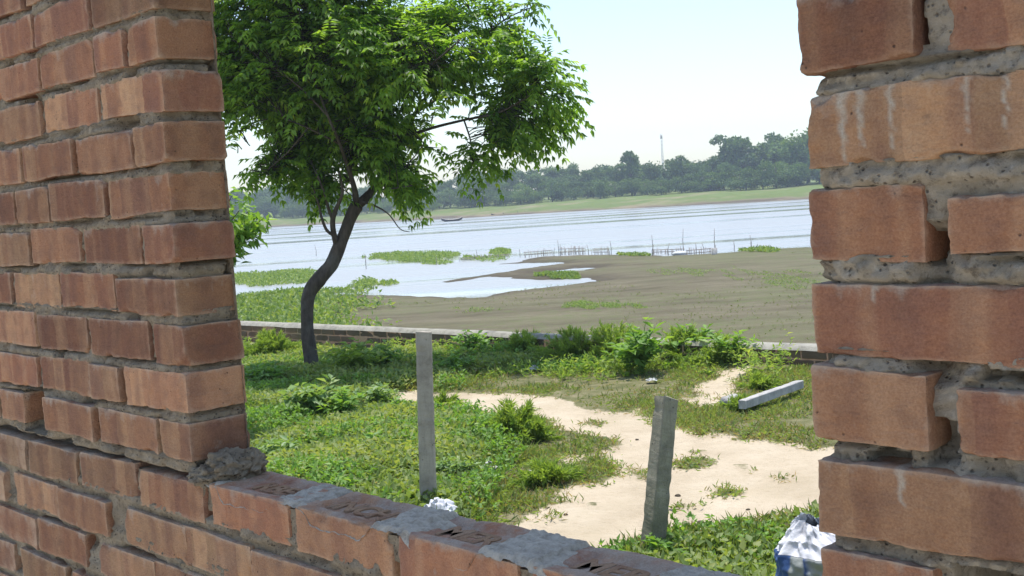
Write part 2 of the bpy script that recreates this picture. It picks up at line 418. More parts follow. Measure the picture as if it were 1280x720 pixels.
def row_left(k, ustart, first):
    u = ustart; L = first
    while u > UL:
        j = rng.uniform(.011, .019); ja = rng.normal(0, .002)
        u1 = u-L
        if not (k == -5 and u1 < -.68 and u > -.68):
            near = u > -.95 and -11 < k < 6
            o = rng.normal(0, .0025)
            uu = u+(rng.normal(0, .004) if u == ustart else 0)
            brick(left, u1, uu, o, TH+o*.5, zc(k)+ja, zc(k)+BH+.0025+ja+rng.normal(0, .0015), .006 if near else .03, .0034, 1.3, None, None, False, 1.5)
        elif k == -5:
            brick(left, u1, -.735, 0, TH, zc(k), zc(k)+BH, .0075, .0045)
            brick(left, -.635, u, 0, TH, zc(k), zc(k)+BH, .0075, .0045)
        u = u1-j; L = rng.normal(.236, .003) if rng.random() > .12 else rng.uniform(.10, .17)
for k in range(-5, 15): row_left(k, 0.0, .236 if k % 2 == 0 else .113)
for k in range(-5, 15):
    u = W+rng.normal(0, .003); L = .24 if k % 2 == 0 else .115; n = 0
    while u < UR:
        tone = None
        if k in pier_tones and n < len(pier_tones[k]): tone = pier_tones[k][n]
        near = n < 2 and -7 < k < 4
        skip = (k == -5 and n == 1)
        ja = rng.normal(0, .0022); o = rng.normal(0, .003)
        if not skip:
            brick(pier, u, u+L, o, TH, zc(k)+ja, zc(k)+BH+ja+rng.normal(0, .002)-(.016 if (k, n) == (-1, 1) else .010 if (k, n) == (-3, 1) else 0), .0035 if near else .03, .0036, 1.5, tone, None, False, 1.8)
        u += L+(rng.uniform(.016, .026) if not skip else .02); L = rng.normal(.238, .003); n += 1
for k in range(-21, -5):
    if k == -6:
        us = [.043+i*.2575 for i in range(-6, 9)]
    else:
        us = [.043+.13*(k % 2)+.02*rng.normal()+i*.2545 for i in range(-6, 9)]
    for i, u in enumerate(us):
        if u+.24 < UL or u > UR: continue
        near = -.95 < u < .9 and k > -12
        L = .2385 if k == -6 else .238
        top = k == -6 and u > 0 and u < W
        ja = rng.normal(0, .0018); o = rng.normal(0, .0025)
        if k == -6 and -.3 < u < 0:   # short closer against the jamb
            brick(left, u, .022, o, TH, zc(k)+ja, zc(k)+BH+ja, .0075, .0045); continue
        if top:
            SILLS.append((u, u+L))
            brick(sill, u, u+L, o, TH+.002, zc(k), zc(k)+BH+.004, .0045, .006, 1.1, (.42+.1*rng.normal(), rng.random(), .18), None, True, 1.4)
        else:
            brick(left, u, u+L, o, TH, zc(k)+ja, zc(k)+BH+.0025+ja, .006 if near else .03, .0034, 1.3, None, None, False, 1.5)
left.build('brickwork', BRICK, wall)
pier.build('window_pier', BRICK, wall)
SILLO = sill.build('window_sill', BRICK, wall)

def mortar_block(u0, u1, z0, z1, res, jl=False, jr=False, seed=3, deep=.016):
    """one slab of mortar a little behind the brick faces: front, back and both ends"""
    mb = MB()
    def rec(a, z, s):
        ph = ((z-zc(0))/PITCHZ) % 1.0
        t = np.clip((ph-BH/PITCHZ)/(1-BH/PITCHZ), 0, 1)
        p = np.stack([a, np.full_like(a, s*5.0), z], 1)
        inb = sstep(BH/PITCHZ+.02, BH/PITCHZ-.05, ph)*sstep(0, .07, ph)
        gapn = sstep(-.25, .25, vnoise(p*np.array([11., 1, 9]), seed+s+21))
        d = ((-.0005 if seed == 12 else .0015)+deep*.35*t+(.010 if seed == 12 else .022)*sstep(.66, .93, t)*gapn)*(1-inb)+.0095*inb
        d = d+(.0050*fbm(p*42, seed+s, 3)+.0055*fbm(p*130, seed+s+7, 2))*(1-.45*inb)
        if seed == 12: d = d+(.006*fbm(p*30, 77, 2)-.011*np.clip(np.abs(fbm(p*75, 78, 3))-.12, 0, 1)+.004)*(1-.6*inb)
        g = np.clip(vnoise(p*np.array([17., 1, 26]), seed+s+11)-.42, 0, 1)
        return d+.06*g
    nu, nz = int((u1-u0)/res), int((z1-z0)/res)
    e0, e1 = (u0+.011 if jl else u0), (u1-.011 if jr else u1)
    A, B = np.meshgrid(np.linspace(e0, e1, nu+1), np.linspace(z0, z1, nz+1), indexing='ij'); a, z = A.ravel(), B.ravel()
    v = rec(a, z, 0)+.004*(((a < u0+.02) & jl) | ((a > u1-.02) & jr))
    for h0, h1, k in HOLES:
        v = v+.08*((a > h0-.004) & (a < h1+.004) & (z > zc(k)-.012) & (z < zc(k)+BH+.006))
    if seed == 12:
        wv = .006*fbm(np.stack([a, a*0, z], 1)*60, 5, 2)
        for q0, q1, y0, y1 in PITS: v = v+.026*((a+wv > q0) & (a+wv < q1) & (z+wv > y0) & (z+wv < y1))
    p = np.stack([a, v, z], 1); mb.add(p, grid_faces(nu, nz))
    nv = int(TH/res)
    for end, on in ((u0, jl), (u1, jr)):
        C, Dz = np.meshgrid(np.linspace(0, 1, nv+1), np.linspace(z0, z1, nz+1), indexing='ij'); c, z = C.ravel(), Dz.ravel()
        s = 1 if end == u0 else -1
        d = rec(c*TH+end*3, z, 1 if s > 0 else 2)*.9+.003
        ee = e0 if end == u0 else e1; fv = rec(np.full_like(z, ee), z, 0)+.004*on
        vv = fv*(1-c)+(TH-.006)*c
        taper = np.where(c < .02, 0, 1)
        uu = np.where(c < .02, ee, end+s*(d+.002)) if on else np.full_like(z, end)
        f = grid_faces(nv, nz); mb.add(np.stack([uu, vv, z], 1), f if s < 0 else f[:, ::-1])
    A, B = np.meshgrid([u0, u1], np.linspace(z0, z1, 3), indexing='ij')
    mb.add(np.stack([A.ravel(), np.full(6, TH-.006), B.ravel()], 1), grid_faces(1, 2)[:, ::-1])
    for zz in (z0, z1): mb.add([(u0, 0.012, zz), (u1, 0.012, zz), (u1, TH-.006, zz), (u0, TH-.006, zz)], [(0, 1, 2, 3)])
    return mb
zs = zc(-5)-.022
mortar_block(-1.0, 0.0, zs, zc(6), .0055, jr=True, seed=3).build('mortar', DULL_MORTAR, wall)
mortar_block(UL, -1.0, zs, zc(15), .03, seed=4).build('mortar', DULL_MORTAR, wall)
mortar_block(-1.0, -.004, zc(6), zc(15), .02, seed=5).build('mortar', DULL_MORTAR, wall)
mortar_block(UL, -1.0, zc(-21), zs-.002, .03, seed=6).build('mortar', DULL_MORTAR, wall)
mortar_block(-1.0, W+.05, zc(-12), zs-.004-.012, .006, seed=8, deep=.011).build('mortar', DULL_MORTAR, wall)
mortar_block(-1.0, UR, zc(-21), zc(-12)-.002, .03, seed=9).build('mortar', DULL_MORTAR, wall)
mortar_block(W+.05, UR, zc(-12), zs-.002, .02, seed=10).build('mortar', MORTAR, wall)
mortar_block(W, W+.55, zs, zc(5), .0026, jl=True, seed=12, deep=.012).build('mortar', MORTAR, wall)
mortar_block(W+.552, UR, zs, zc(15), .03, seed=13).build('mortar', MORTAR, wall)
mortar_block(W+.006, W+.55, zc(5)+.001, zc(15), .03, seed=14).build('mortar', MORTAR, wall)

# mortar smeared over the sill bricks: heaped at the joints, thin elsewhere, frogs half filled
top = zc(-6)+BH+.004
nu, nv = 620, 60
A, B = np.meshgrid(np.linspace(.0, W-.003, nu+1), np.linspace(.002, TH-.001, nv+1), indexing='ij'); a, v = A.ravel(), B.ravel()
p = np.stack([a, v, a*0], 1)
z = np.full(a.shape, -.02)
for s0, s1 in SILLS:
    c = (s0+s1)/2; x = a-c
    def up(h, m): return -.02+(.02+h)*m
    z = np.maximum(z, up(.0045, np.exp(-((a-s1-.010+.012*fbm(p*30, 12, 3))/.02)**4)))
    z = np.maximum(z, up(.0030, sstep(.040, .075, x+.02*fbm(p*25, 9, 2))*(x < .14)))     # right third of each brick is plastered over
    z = np.maximum(z, up(.0012, sstep(.075, .10, -x+.02*fbm(p*25, 10, 2))*(x > -.14)*sstep(.0, .02, TH-.02-v)))
    if s0 > .5: z = np.maximum(z, up(.006, sstep(.02, .05, x)*(x < .14)))
z = z+.0030*fbm(p*32, 5, 3)+.0042*fbm(p*120, 6, 3)
ed = np.minimum(np.minimum(v-.002, TH-.001-v)/.008, 1); z = np.where(ed < 1, z-.006*(1-ed), z)
mb = MB(); mb.add(np.stack([a, v, top+z], 1), grid_faces(nu, nv)); mb.build('mortar_smear', SMEAR, SILLO)
# frog lettering
def text_mesh(body, size, ext):
    cu = bpy.data.curves.new('lettering', 'FONT'); cu.body = body; cu.size = size; cu.extrude = ext; cu.bevel_depth = .0008
    cu.align_x = 'CENTER'; cu.align_y = 'CENTER'; cu.offset = .0012
    t = bpy.data.objects.new('lettering', cu); col.objects.link(t); bpy.context.view_layer.update()
    me = bpy.data.meshes.new_from_object(t.evaluated_get(bpy.context.evaluated_depsgraph_get()))
    bpy.data.objects.remove(t); return me
for i, (s0, s1) in enumerate(SILLS[:4]):
    me = text_mesh(['RBE', 'INCHE', 'MERIN', 'MERIN'][i], .056, .0026)
    o = bpy.data.objects.new('raised_lettering', me); col.objects.link(o); o.parent = SILLO
    o.location = ((s0+s1)/2-(.0 if i else -.005), TH/2-.002, top-.0058); me.materials.append(BRICK)
    bl = me.attributes.new('bl', 'FLOAT_VECTOR', 'POINT'); bcx = me.attributes.new('bc', 'FLOAT_VECTOR', 'POINT')
    n = len(me.vertices); bl.data.foreach_set('vector', np.tile([.1, .05, .3], n).astype(np.float32)); bcx.data.foreach_set('vector', np.tile([.6, .4, .1], n).astype(np.float32))

def blob(mb, c, rad, seed, amp=.25, n=28, m=18, fr=3.0, flat=None, **at):
    th, ph = np.meshgrid(np.linspace(0, 2*np.pi, n+1), np.linspace(.001, np.pi-.001, m+1), indexing='ij')
    d = np.stack([np.cos(th)*np.sin(ph), np.sin(th)*np.sin(ph), np.cos(ph)], -1).reshape(-1, 3)
    r = 1+amp*fbm(d*fr+seed*7.7, seed, 4)
    mb.add(np.asarray(c)+d*r[:, None]*np.asarray(rad), grid_faces(n, m)[:, ::-1], **at)
lump = MB()
blob(lump, (.028, .055, top+.016), (.042, .046, .030), 3, .5, 60, 40, 3.5)
blob(lump, (.012, .02, top+.006), (.035, .03, .017), 5, .5, 40, 30, 3.5)
blob(lump, (.05, .085, top+.022), (.026, .024, .022), 6, .5, 40, 30, 3.5)
lump.build('mortar_lump', DULL_MORTAR, wall)
# lintel and projecting sunshade over the opening (above the picture; shade slab added to keep sun off the sill)
zl = EYE[2]+.60
lm = MB(); box(lm, -.14, W+.14, .012, TH-.012, zl, zl+.002)
lm = MB(); box(lm, .004, W-.004, -.004, TH+.004, zl, zl+.16); lm.build('lintel', CONC, wall)
lm = MB(); box(lm, -.45, W+.9, TH+.012, TH+.40, zl+.03, zl+.10); lm.build('added_sunshade', CONC, wall)
lm = MB(); box(lm, .004, W-.004, .01, TH-.01, zl+.162, zc(15)); lm.build('brickwork', MORTAR, wall)

fl = MB(); fl.add([(-3, -4.5, .03), (4.5, -4.5, .03), (4.5, -.02, .03), (-3, -.02, .03)], [(0, 1, 2, 3)])
fo = fl.build('floor', plain('bounce_floor', (.60, .55, .47), .9, .01, 6)); fo.location = P0; fo.rotation_euler = wall.rotation_euler; tag(fo, kind='structure')  # unseen pale floor, added to bounce light onto the wall

# ------------------------------------------------------------------ terrain
ZW = -1.80
def pz(l, z): return np.array([at_z(x, y, z) for x, y in l])
BW0, BW1 = at_y(305, 402, 16.3), at_y(1015, 432, 10.4)
bw_d = (BW1-BW0)[:2]; bw_len = np.linalg.norm(bw_d); bw_d = bw_d/bw_len; bw_n = np.array([-bw_d[1], bw_d[0]])
if bw_n[1] < 0: bw_n = -bw_n
def beyond(X, Y): return (X-BW0[0])*bw_n[0]+(Y-BW0[1])*bw_n[1]
SAND = [pz(q, 0) for q in (
 [(478,494),(520,484),(545,487),(560,489),(600,489),(650,493),(700,500),(740,510),(775,513),(800,508),(830,525),(870,535),(905,540),(930,549),(1000,557),(1040,558),(1150,560),(1150,640),(1060,645),(1000,643),(940,648),(890,655),(850,660),(800,668),(770,676),(740,690),(690,700),(630,668),(650,655),(668,640),(690,630),(705,620),(712,607),(760,603),(772,590),(768,575),(752,565),(765,555),(775,548),(745,545),(710,537),(680,522),(640,516),(600,517),(575,514),(545,518),(515,518)],
 [(702,583),(705,568),(735,563),(758,566),(740,575),(715,582)],
 [(888,470),(920,464),(938,462),(932,475),(915,490),(905,500),(890,506),(870,507),(850,501),(875,492),(885,482)],
 [(300,420),(330,423),(372,430),(365,438),(330,434),(300,436)])]
ISL = [(908,611,30,9),(745,527,15,3.5),(870,577,30,7),(930,583,14,6),(978,595,14,5),(871,561,14,3.5),(853,628,8,3.2),(880,627,9,3.2),(742,580,18,14),(800,590,9,6),(690,646,10,4),(740,627,0.1,.1),(708,627,9,4),(890,540,7,3),(660,512,10,3)]
ISLW = [(at_z(x, y)[:2], at_z(x+rx, y)[0]-at_z(x, y)[0], abs(at_z(x, y-ry)[1]-at_z(x, y)[1])) for x, y, rx, ry in ISL]
LUSH = [pz(q, 0) for q in ([(200,440),(560,440),(590,500),(640,545),(610,600),(585,650),(400,760),(150,760)],
                           [(740,690),(800,668),(860,662),(900,657),(1000,646),(1200,640),(1200,900),(740,900)],
                           [(560,425),(940,440),(930,460),(780,466),(600,470),(540,470)])]
LAND = pz([(626,330),(660,326.5),(675,321.5),(737,319.7),(780,319.7),(840,321),(900,318),(960,312),(1010,310.5),(1150,303),(1400,290),(1900,700),(200,700),(-200,420),(100,386),(230,380),(295,377),(370,368),(480,370),(540,371.5),(600,373.5),(612,371),(630,367),(671,362),(709,358),(756,350.6),(735,347.5),(700,349.2),(670,348.7),(640,346),(610,345.3),(560,353),(558,352),(600,345.5),(630,341),(660,336),(690,331.5),(709,329.6),(700,328),(671,328.2)], ZW)
LAND2 = pz([(1900,700),(1400,290),(1010,309),(1000,316),(960,318)], ZW)
POOLB = pz([(656,342.5),(720,334.6),(748,335.6),(720,340),(680,343.4)], ZW)
SHORE = pz([(-300,322),(100,299),(345,283.5),(430,279.5),(520,275),(600,271),(680,266.5),(760,262),(850,257.5),(930,253),(1010,248.5),(1150,240.5),(1300,232)], ZW)
SHOREP = np.concatenate([SHORE[:, :2], [[700, 900], [-900, 900]]])

def sandmask(X, Y):
    p = np.stack([X, Y, X*0], 1); w = .14*fbm(p*2.6, 21, 3)+.07*fbm(p*9, 22, 2)
    m = np.full(X.shape, -9.0)
    for P in SAND: m = np.maximum(m, sdist(X, Y, P))
    m = m+w
    for c, rx, ry in ISLW:
        rx, ry = max(rx, .05), max(ry, .05)
        q = (1-np.hypot((X-c[0])/rx, (Y-c[1])/ry))*min(rx, ry)+w*.35
        m = np.where(q > 0, np.minimum(m, -q*.6), m)
    return sstep(-.13, .10, m)
def lushmask(X, Y):
    m = np.full(X.shape, -9.0)
    for P in LUSH: m = np.maximum(m, sdist(X, Y, P))
    return sstep(-.3, .35, m+.25*fbm(np.stack([X, Y, X*0], 1)*1.6, 31, 3))
def terrain(X, Y):
    p = np.stack([X, Y, X*0], 1)
    s = sandmask(X, Y)
    yard = .07*sstep(.8, 3, X)*sstep(7, 11, Y)+.025*fbm(p*1.1, 41, 3)+(1-s)*.02*fbm(p*5, 42, 3)+s*.012*fbm(p*3.5, 43, 3)-s*.02*np.clip(vnoise(p*7, 49)-.45, 0, 1)-.02*s
    yard = yard*sstep(1.5, 4.0, np.hypot(X, Y))
    sd = np.maximum(sdist(X, Y, LAND), -50); sd = np.minimum(sd, -sdist(X, Y, POOLB)*1.0); sd = sd+(.45*fbm(p*.8, 48, 3)+.25*fbm(p*2.6, 50, 2))*sstep(8, 25, Y)
    n = fbm(p*.35, 44, 4); far = sstep(20, 60, Y)
    pl = ZW+np.clip(sd*.11, -.5, .09)+.04*n*np.clip(np.abs(sd)*.35, .25, 1)+.03*fbm(p*1.7, 45, 3)*sstep(0, 2, sd)+.02
    sb = sdist(X, Y, SHOREP)
    bank = ZW+np.where(sb > 0, 2.1*(1-np.exp(-sb/14))+.25*fbm(p*.09, 46, 3)*sstep(0, 10, sb)+.004*np.clip(sb, 0, 300), np.maximum(sb*.05, -.4))+.05*fbm(p*.3, 47, 2)
    pl = np.where(sb > -12, np.maximum(pl*(sb < -8)+(-9)*(sb >= -8), bank), pl)
    b = beyond(X, Y); t = sstep(.16, .5, b)
    ins = sstep(.25, .05, (X-P0[0])*Nn[0]+(Y-P0[1])*Nn[1])
    s = np.maximum(s, ins)  # unseen ground inside the wall set to pale sand to bounce light
    return yard*(1-t)+pl*t, s*(1-t), t, sb, sd

th = np.concatenate([np.linspace(-180, -40, 36)[:-1], np.linspace(-40, -24, 40)[:-1], np.linspace(-24, 26, 430)[:-1], np.linspace(26, 45, 40)[:-1], np.linspace(45, 180, 36)])
rr = np.concatenate([[.01, .5], np.exp(np.linspace(math.log(1.2), math.log(18), 360))[:-1], np.exp(np.linspace(math.log(18), math.log(600), 330))])
T_, R_ = np.meshgrid(np.radians(th), rr, indexing='ij')
X, Y = (R_*np.sin(T_)).ravel(), (R_*np.cos(T_)).ravel()
H, s_, t_, sb_, sd_ = terrain(X, Y)
g = MB(); lush = lushmask(X, Y)
g.add(np.stack([X, Y, H], 1), grid_faces(len(th)-1, len(rr)-1)[:, ::-1], sand=s_, plain=t_, bank=sstep(-6, 2, sb_), lush=lush, shore=np.clip(sd_, -20, 40))
def ground_mat():
    m, nt, b = mat('ground_surface'); g = G(nt); o = g.obj()
    sand, pl, bk, lu, sh = [g.attr(k).outputs['Fac'] for k in ('sand', 'plain', 'bank', 'lush', 'shore')]
    sc = g.ramp(g.noise(o, 2.2, 6, .6), [(.3, (.46, .375, .26)), (.5, (.55, .455, .325)), (.75, (.62, .53, .395))])
    sc = g.mix(g.ramp(g.noise(o, 26, 4, .65), [(.54, 0), (.72, .5)]), sc, (.38, .30, .20))
    sc = g.mix(g.ramp(g.noise(o, 1.3, 4, .6), [(.5, 0), (.66, .4)]), sc, (.42, .34, .22))
    tc = g.ramp(g.noise(o, 5, 6, .65), [(.3, (.10, .105, .042)), (.5, (.17, .165, .075)), (.7, (.29, .25, .15))])
    e = g.math('ADD', sand, g.math('MULTIPLY', g.math('SUBTRACT', g.noise(o, 11, 5, .7), .5), .9))
    yc = g.mix(g.ramp(e, [(.42, 0), (.62, 1)]), tc, sc)
    # mud flat, wetter and darker towards the water; green film of weeds in long patches
    mc = g.ramp(g.noise(g.scale(o, (.35, 1.2, 1)), 1, 7, .65), [(.3, (.095, .08, .047)), (.5, (.145, .125, .078)), (.72, (.20, .172, .112))])
    mc = g.mix(g.ramp(g.noise(o, 3.5, 6, .7), [(.5, 0), (.72, .5)]), mc, (.105, .085, .055))
    gr = g.noise(g.scale(o, (.10, .22, 1)), 1, 5, .6)
    sx = g.n('ShaderNodeSeparateXYZ'); g.l(o, sx.inputs[0])
    gx = g.math('MULTIPLY', g.ramp(g.math('MULTIPLY', sx.outputs['X'], .04), [(.0, 0), (.9, 1)]), .14)
    mc = g.mix(g.ramp(g.math('ADD', gr, gx), [(.48, 0), (.74, .45)]), mc, (.155, .17, .075))
    mc = g.mix(g.math('MULTIPLY', g.ramp(g.noise(o, 2.4, 8, .75), [(.48, 0), (.6, .6)]), g.ramp(g.noise(o, .3, 3), [(.4, .2), (.6, 1)])), mc, (.12, .15, .05))
    wet = g.ramp(g.math('ADD', g.math('MULTIPLY', sh, .25), g.math('MULTIPLY', g.math('SUBTRACT', g.noise(o, 1.1, 5, .7), .5), .5)), [(-.0, 1), (.38, 0)])
    mc = g.mix(g.math('MULTIPLY', wet, .75), mc, (.075, .06, .042))
    zz = g.math('SUBTRACT', sx.outputs['Z'], ZW)
    zz = g.math('ADD', zz, g.math('MULTIPLY', g.math('SUBTRACT', g.noise(o, .12, 4, .6), .5), 1.2))
    bc = g.ramp(g.math('MULTIPLY', zz, .4), [(.05, (.13, .10, .07)), (.13, (.20, .17, .10)), (.22, (.14, .18, .05)), (.8, (.15, .20, .055))])
    bc = g.mix(g.ramp(g.noise(o, .09, 5, .65), [(.5, 0), (.66, .7)]), bc, (.30, .245, .15))
    bc = g.mix(g.ramp(g.noise(o, .5, 5, .7), [(.5, 0), (.7, .5)]), bc, (.085, .115, .035))
    c = g.mix(pl, yc, mc); c = g.mix(bk, c, bc)
    g.l(c, b.inputs['Base Color']); b.inputs['Roughness'].default_value = .95; b.inputs['Specular IOR Level'].default_value = .12
    g.bump(g.math('ADD', g.noise(o, 14, 8, .7), g.math('MULTIPLY', g.noise(o, 90, 3), .25)), .7, .04, b); return m
GM = ground_mat()
tag(g.build('ground', GM), kind='structure')
def ground_z(x, y):
    return float(terrain(np.array([float(x)]), np.array([float(y)]))[0][0])

# ------------------------------------------------------------------ river
def water_mat():
    m, nt, b = mat('river_water'); g = G(nt); o = g.obj()
    b.inputs['Base Color'].default_value = (.37, .375, .36, 1); b.inputs['IOR'].default_value = 1.33; b.inputs['Specular IOR Level'].default_value = .5
    band = g.noise(g.scale(o, (.014, .10, 1)), 1, 4, .55, .4)
    amt = g.ramp(band, [(.45, 1), (.545, .5), (.62, .08)])
    g.l(g.math('MULTIPLY', amt, .34), b.inputs['Roughness'])
    w1 = g.noise(g.scale(o, (.55, 1.5, 1)), 1, 5, .6)
    w2 = g.noise(g.scale(o, (3, 6, 1)), 1, 3, .6)
    h = g.math('MULTIPLY', g.math('ADD', w1, g.math('MULTIPLY', w2, .25)), amt)
    g.bump(h, .35, .35, b)
    return m
wm = MB(); wm.add([(-420, 13, ZW), (420, 13, ZW), (420, 430, ZW), (-420, 430, ZW)], [(0, 1, 2, 3)])
tag(wm.build('river', water_mat()), kind='structure')

# ------------------------------------------------------------------ boundary wall of the yard
bang = math.atan2(bw_d[1], bw_d[0]); bz = -.12
bwall = empty('boundary_wall', (BW0[0], BW0[1], 0), bang, 'low weathered brick boundary wall with cement coping between yard and river flat', 'low wall')
mb = MB()
for k in range(5):
    u = -7.0+(k % 2)*.125
    while u < 13.0:
        if k < 4: brick(mb, u, u+.238, -.0+rng.normal(0, .004), .20, bz+k*.082, bz+k*.082+.07, .06, .006, 1, (rng.random()*.5, rng.random(), .3))
        u += .252
WALLB = plain('old_mossy_brick', (.17, .125, .085), .95, .01, 8)
_g = G(WALLB.node_tree); _b = WALLB.node_tree.nodes['Principled BSDF']; _o = _g.obj()
_c = _g.ramp(_g.attr('bc').outputs['Fac'], [(.2, (.13, .09, .062)), (.8, (.21, .16, .105))])
_c = _g.mix(_g.ramp(_g.noise(_o, 1.2, 6, .65), [(.45, 0), (.65, .75)]), _c, (.075, .085, .045)); _g.l(_c, _b.inputs['Base Color'])
mb.build('brickwork', WALLB, bwall)
mb = MB(); box(mb, -7, 13, .006, .19, -.9, bz+4*.082-.014, bc=np.tile([.2, .5, .3], (8, 1))); mb.build('mortar', WALLB, bwall)
mb = MB(); n = 600
A, B = np.meshgrid(np.linspace(-7, 13, n+1), np.array([0, .15, .3, .5, .7, .85, 1.0]), indexing='ij'); a, q = A.ravel(), B.ravel()
pp = np.stack([a, q, a*0], 1)
prof = np.interp(q, [0, .15, .3, .5, .7, .85, 1], [-.012, .022, .03, .032, .03, .022, -.012])
mb.add(np.stack([a, -.012+q*.224+.006*fbm(pp*6, 3, 2), bz+4*.082+prof+.008*fbm(pp*np.array([3., 4, 1]), 2, 3)], 1), grid_faces(n, 6))
mb.build('coping', make_concrete(0, 'coping_cement', (.33, .31, .255)), bwall)

# ------------------------------------------------------------------ concrete posts
def post(name, base, top_, w, label, m, seed, yaw, foot=-.25):
    """square post along base -> top with worn arrises"""
    base, top_ = np.array(base), np.array(top_); ax = top_-base; L = np.linalg.norm(ax)
    o = empty(name, base, 0, label, 'concrete post')
    a = norm(ax); x = np.array([math.cos(yaw), math.sin(yaw), 0]); x = norm(x-a*x.dot(a)); y = np.cross(a, x)
    prof = []; h = w/2; c = .07*w
    for sx, sy in ((-1, -1), (1, -1), (1, 1), (-1, 1)):
        for k in range(3):
            t = k/2
            if sx*sy > 0: prof.append((sx*(h-c*t), sy*(h-c*(1-t))))
            else: prof.append((sx*(h-c*(1-t)), sy*(h-c*t)))
    prof = np.array(prof); prof = prof[np.argsort(np.arctan2(prof[:, 1], prof[:, 0]))]
    zs = np.linspace(foot, L, 60); mb = MB(); n = len(prof)
    ring = (x[None, :]*prof[:, :1]+y[None, :]*prof[:, 1:])
    V = (a[None, None, :]*zs[:, None, None]+ring[None]*(1-.06*zs[:, None, None]/max(L, .1))).reshape(-1, 3)
    V = V+norm(np.tile(ring, (60, 1)))*(.0045*fbm(V*22, seed, 3)+.009*np.minimum(0, vnoise(V*16, seed+2)+.3))[:, None]
    e = V[-n:]; V[-n:] = e+a*(.012*vnoise(e*30, seed+4))[:, None]
    f = grid_faces(59, n-1); j = np.arange(59)*n; f = np.concatenate([f, np.stack([j+n-1, j+2*n-1, j+n, j], 1)])
    V = np.concatenate([V, [a*(L+.004)]]); i = np.arange(n); b = 59*n
    V = np.concatenate([V, [V[:n].mean(0)]])
    mb.add(V, f[:, ::-1], np.concatenate([np.stack([np.full(n, len(V)-2), b+i, b+(i+1) % n], 1), np.stack([np.full(n, len(V)-1), (i+1) % n, i], 1)]))
    mb.build('shaft', m, o, smooth=False)
    return o
pb = at_z(536, 634); post('concrete_post', (pb[0], pb[1], ground_z(*pb[:2])), at_y(529.5, 415, pb[1]+.02), .094, 'upright grey square concrete post standing in green weeds', CONC, 3, R(3))
pb = at_z(815, 694); post('concrete_post', (pb[0], pb[1], ground_z(*pb[:2])), at_y(833, 496, pb[1]+.05), .088, 'shorter leaning concrete post with green mossy foot beside the sandy path', CONC_MOSS, 8, R(28))
pa, pb = at_z(928, 511, .04), at_z(1000, 485, .07)
post('concrete_post', pa+np.array([0, 0, .03]), pb+np.array([0, 0, .03]), .066, 'pale concrete post lying fallen on the grass', CONC_PALE, 12, R(95), 0.0)

# ------------------------------------------------------------------ grass of the yard
n = 120000
ang = np.radians(rng.uniform(-21, 24, n)); r = rng.uniform(3.0, 18, n)
X, Y = r*np.sin(ang), r*np.cos(ang)
H, s_, t_, _, _ = terrain(X, Y); lu = lushmask(X, Y)
pn = fbm(np.stack([X, Y, X*0], 1)*1.8, 51, 3)
keep = (rng.random(n) > s_*1.05+.02) & (beyond(X, Y) < -.04) & (rng.random(n) < np.clip(.50+.5*lu+pn*1.4, .05, 1))
X, Y, H, lu, pn, s_ = [a[keep] for a in (X, Y, H, lu, pn, s_)]
gm = MB(); n = len(X); k = 7
Pb = np.repeat(np.stack([X, Y, H], 1), k, 0)+np.concatenate([rng.normal(0, .035, (n*k, 2)), np.full((n*k, 1), -.004)], 1)
L_ = np.repeat(lu, k); pnk = np.repeat(pn, k); sk = np.repeat(s_, k)
az = rng.uniform(0, 2*np.pi, n*k); el = np.where(rng.random(n*k) < .55, rng.uniform(.1, .7, n*k), rng.uniform(.6, 1.4, n*k))
D = np.stack([np.cos(az)*np.cos(el), np.sin(az)*np.cos(el), np.sin(el)], 1)
broad = (rng.random(n*k) < np.clip(.5*L_+.1+.7*np.repeat(fbm(np.stack([X, Y, X*0], 1)*.9, 53, 2), k), .03, .85))
Ln = np.where(broad, rng.uniform(.022, .045, n*k)*(1+.35*L_), rng.uniform(.035, .11, n*k)*(.6+.6*L_))
Wd = np.where(broad, Ln*rng.uniform(.4, .7, n*k), rng.uniform(.005, .010, n*k))
lift = np.where(broad, rng.uniform(0, .07, n*k)*L_*(1.2+pnk), 0)
Pb[:, 2] += np.maximum(lift, 0)
Nv = norm(np.stack([rng.normal(0, .4, n*k), rng.normal(0, .4, n*k), np.ones(n*k)], 1))
tone = np.clip(rng.random(n*k)*.6+.22+.45*pnk+.18*L_, 0, 1)
dry = rng.random(n*k) < np.clip(.02+.36*(1-L_)+.35*sk+.25*(1-L_)*fbm(Pb*.9, 61, 2), .02, .6)
i = ~dry
leaves(gm, Pb[i], D[i], Nv[i], Ln[i], Wd[i], .15, .25, tone[i])
tag(gm.build('grass', LEAF_GRASS), 'low green grass and creeping weeds over the yard', 'grass', kind='stuff')
gm = MB(); i = dry
leaves(gm, Pb[i], D[i], Nv[i], Ln[i]*.9, Wd[i]*.6, .1, .25, rng.random(i.sum()))
tag(gm.build('dry_grass', LEAF_DRY), 'dry straw coloured grass among the green', 'dry grass', kind='stuff')

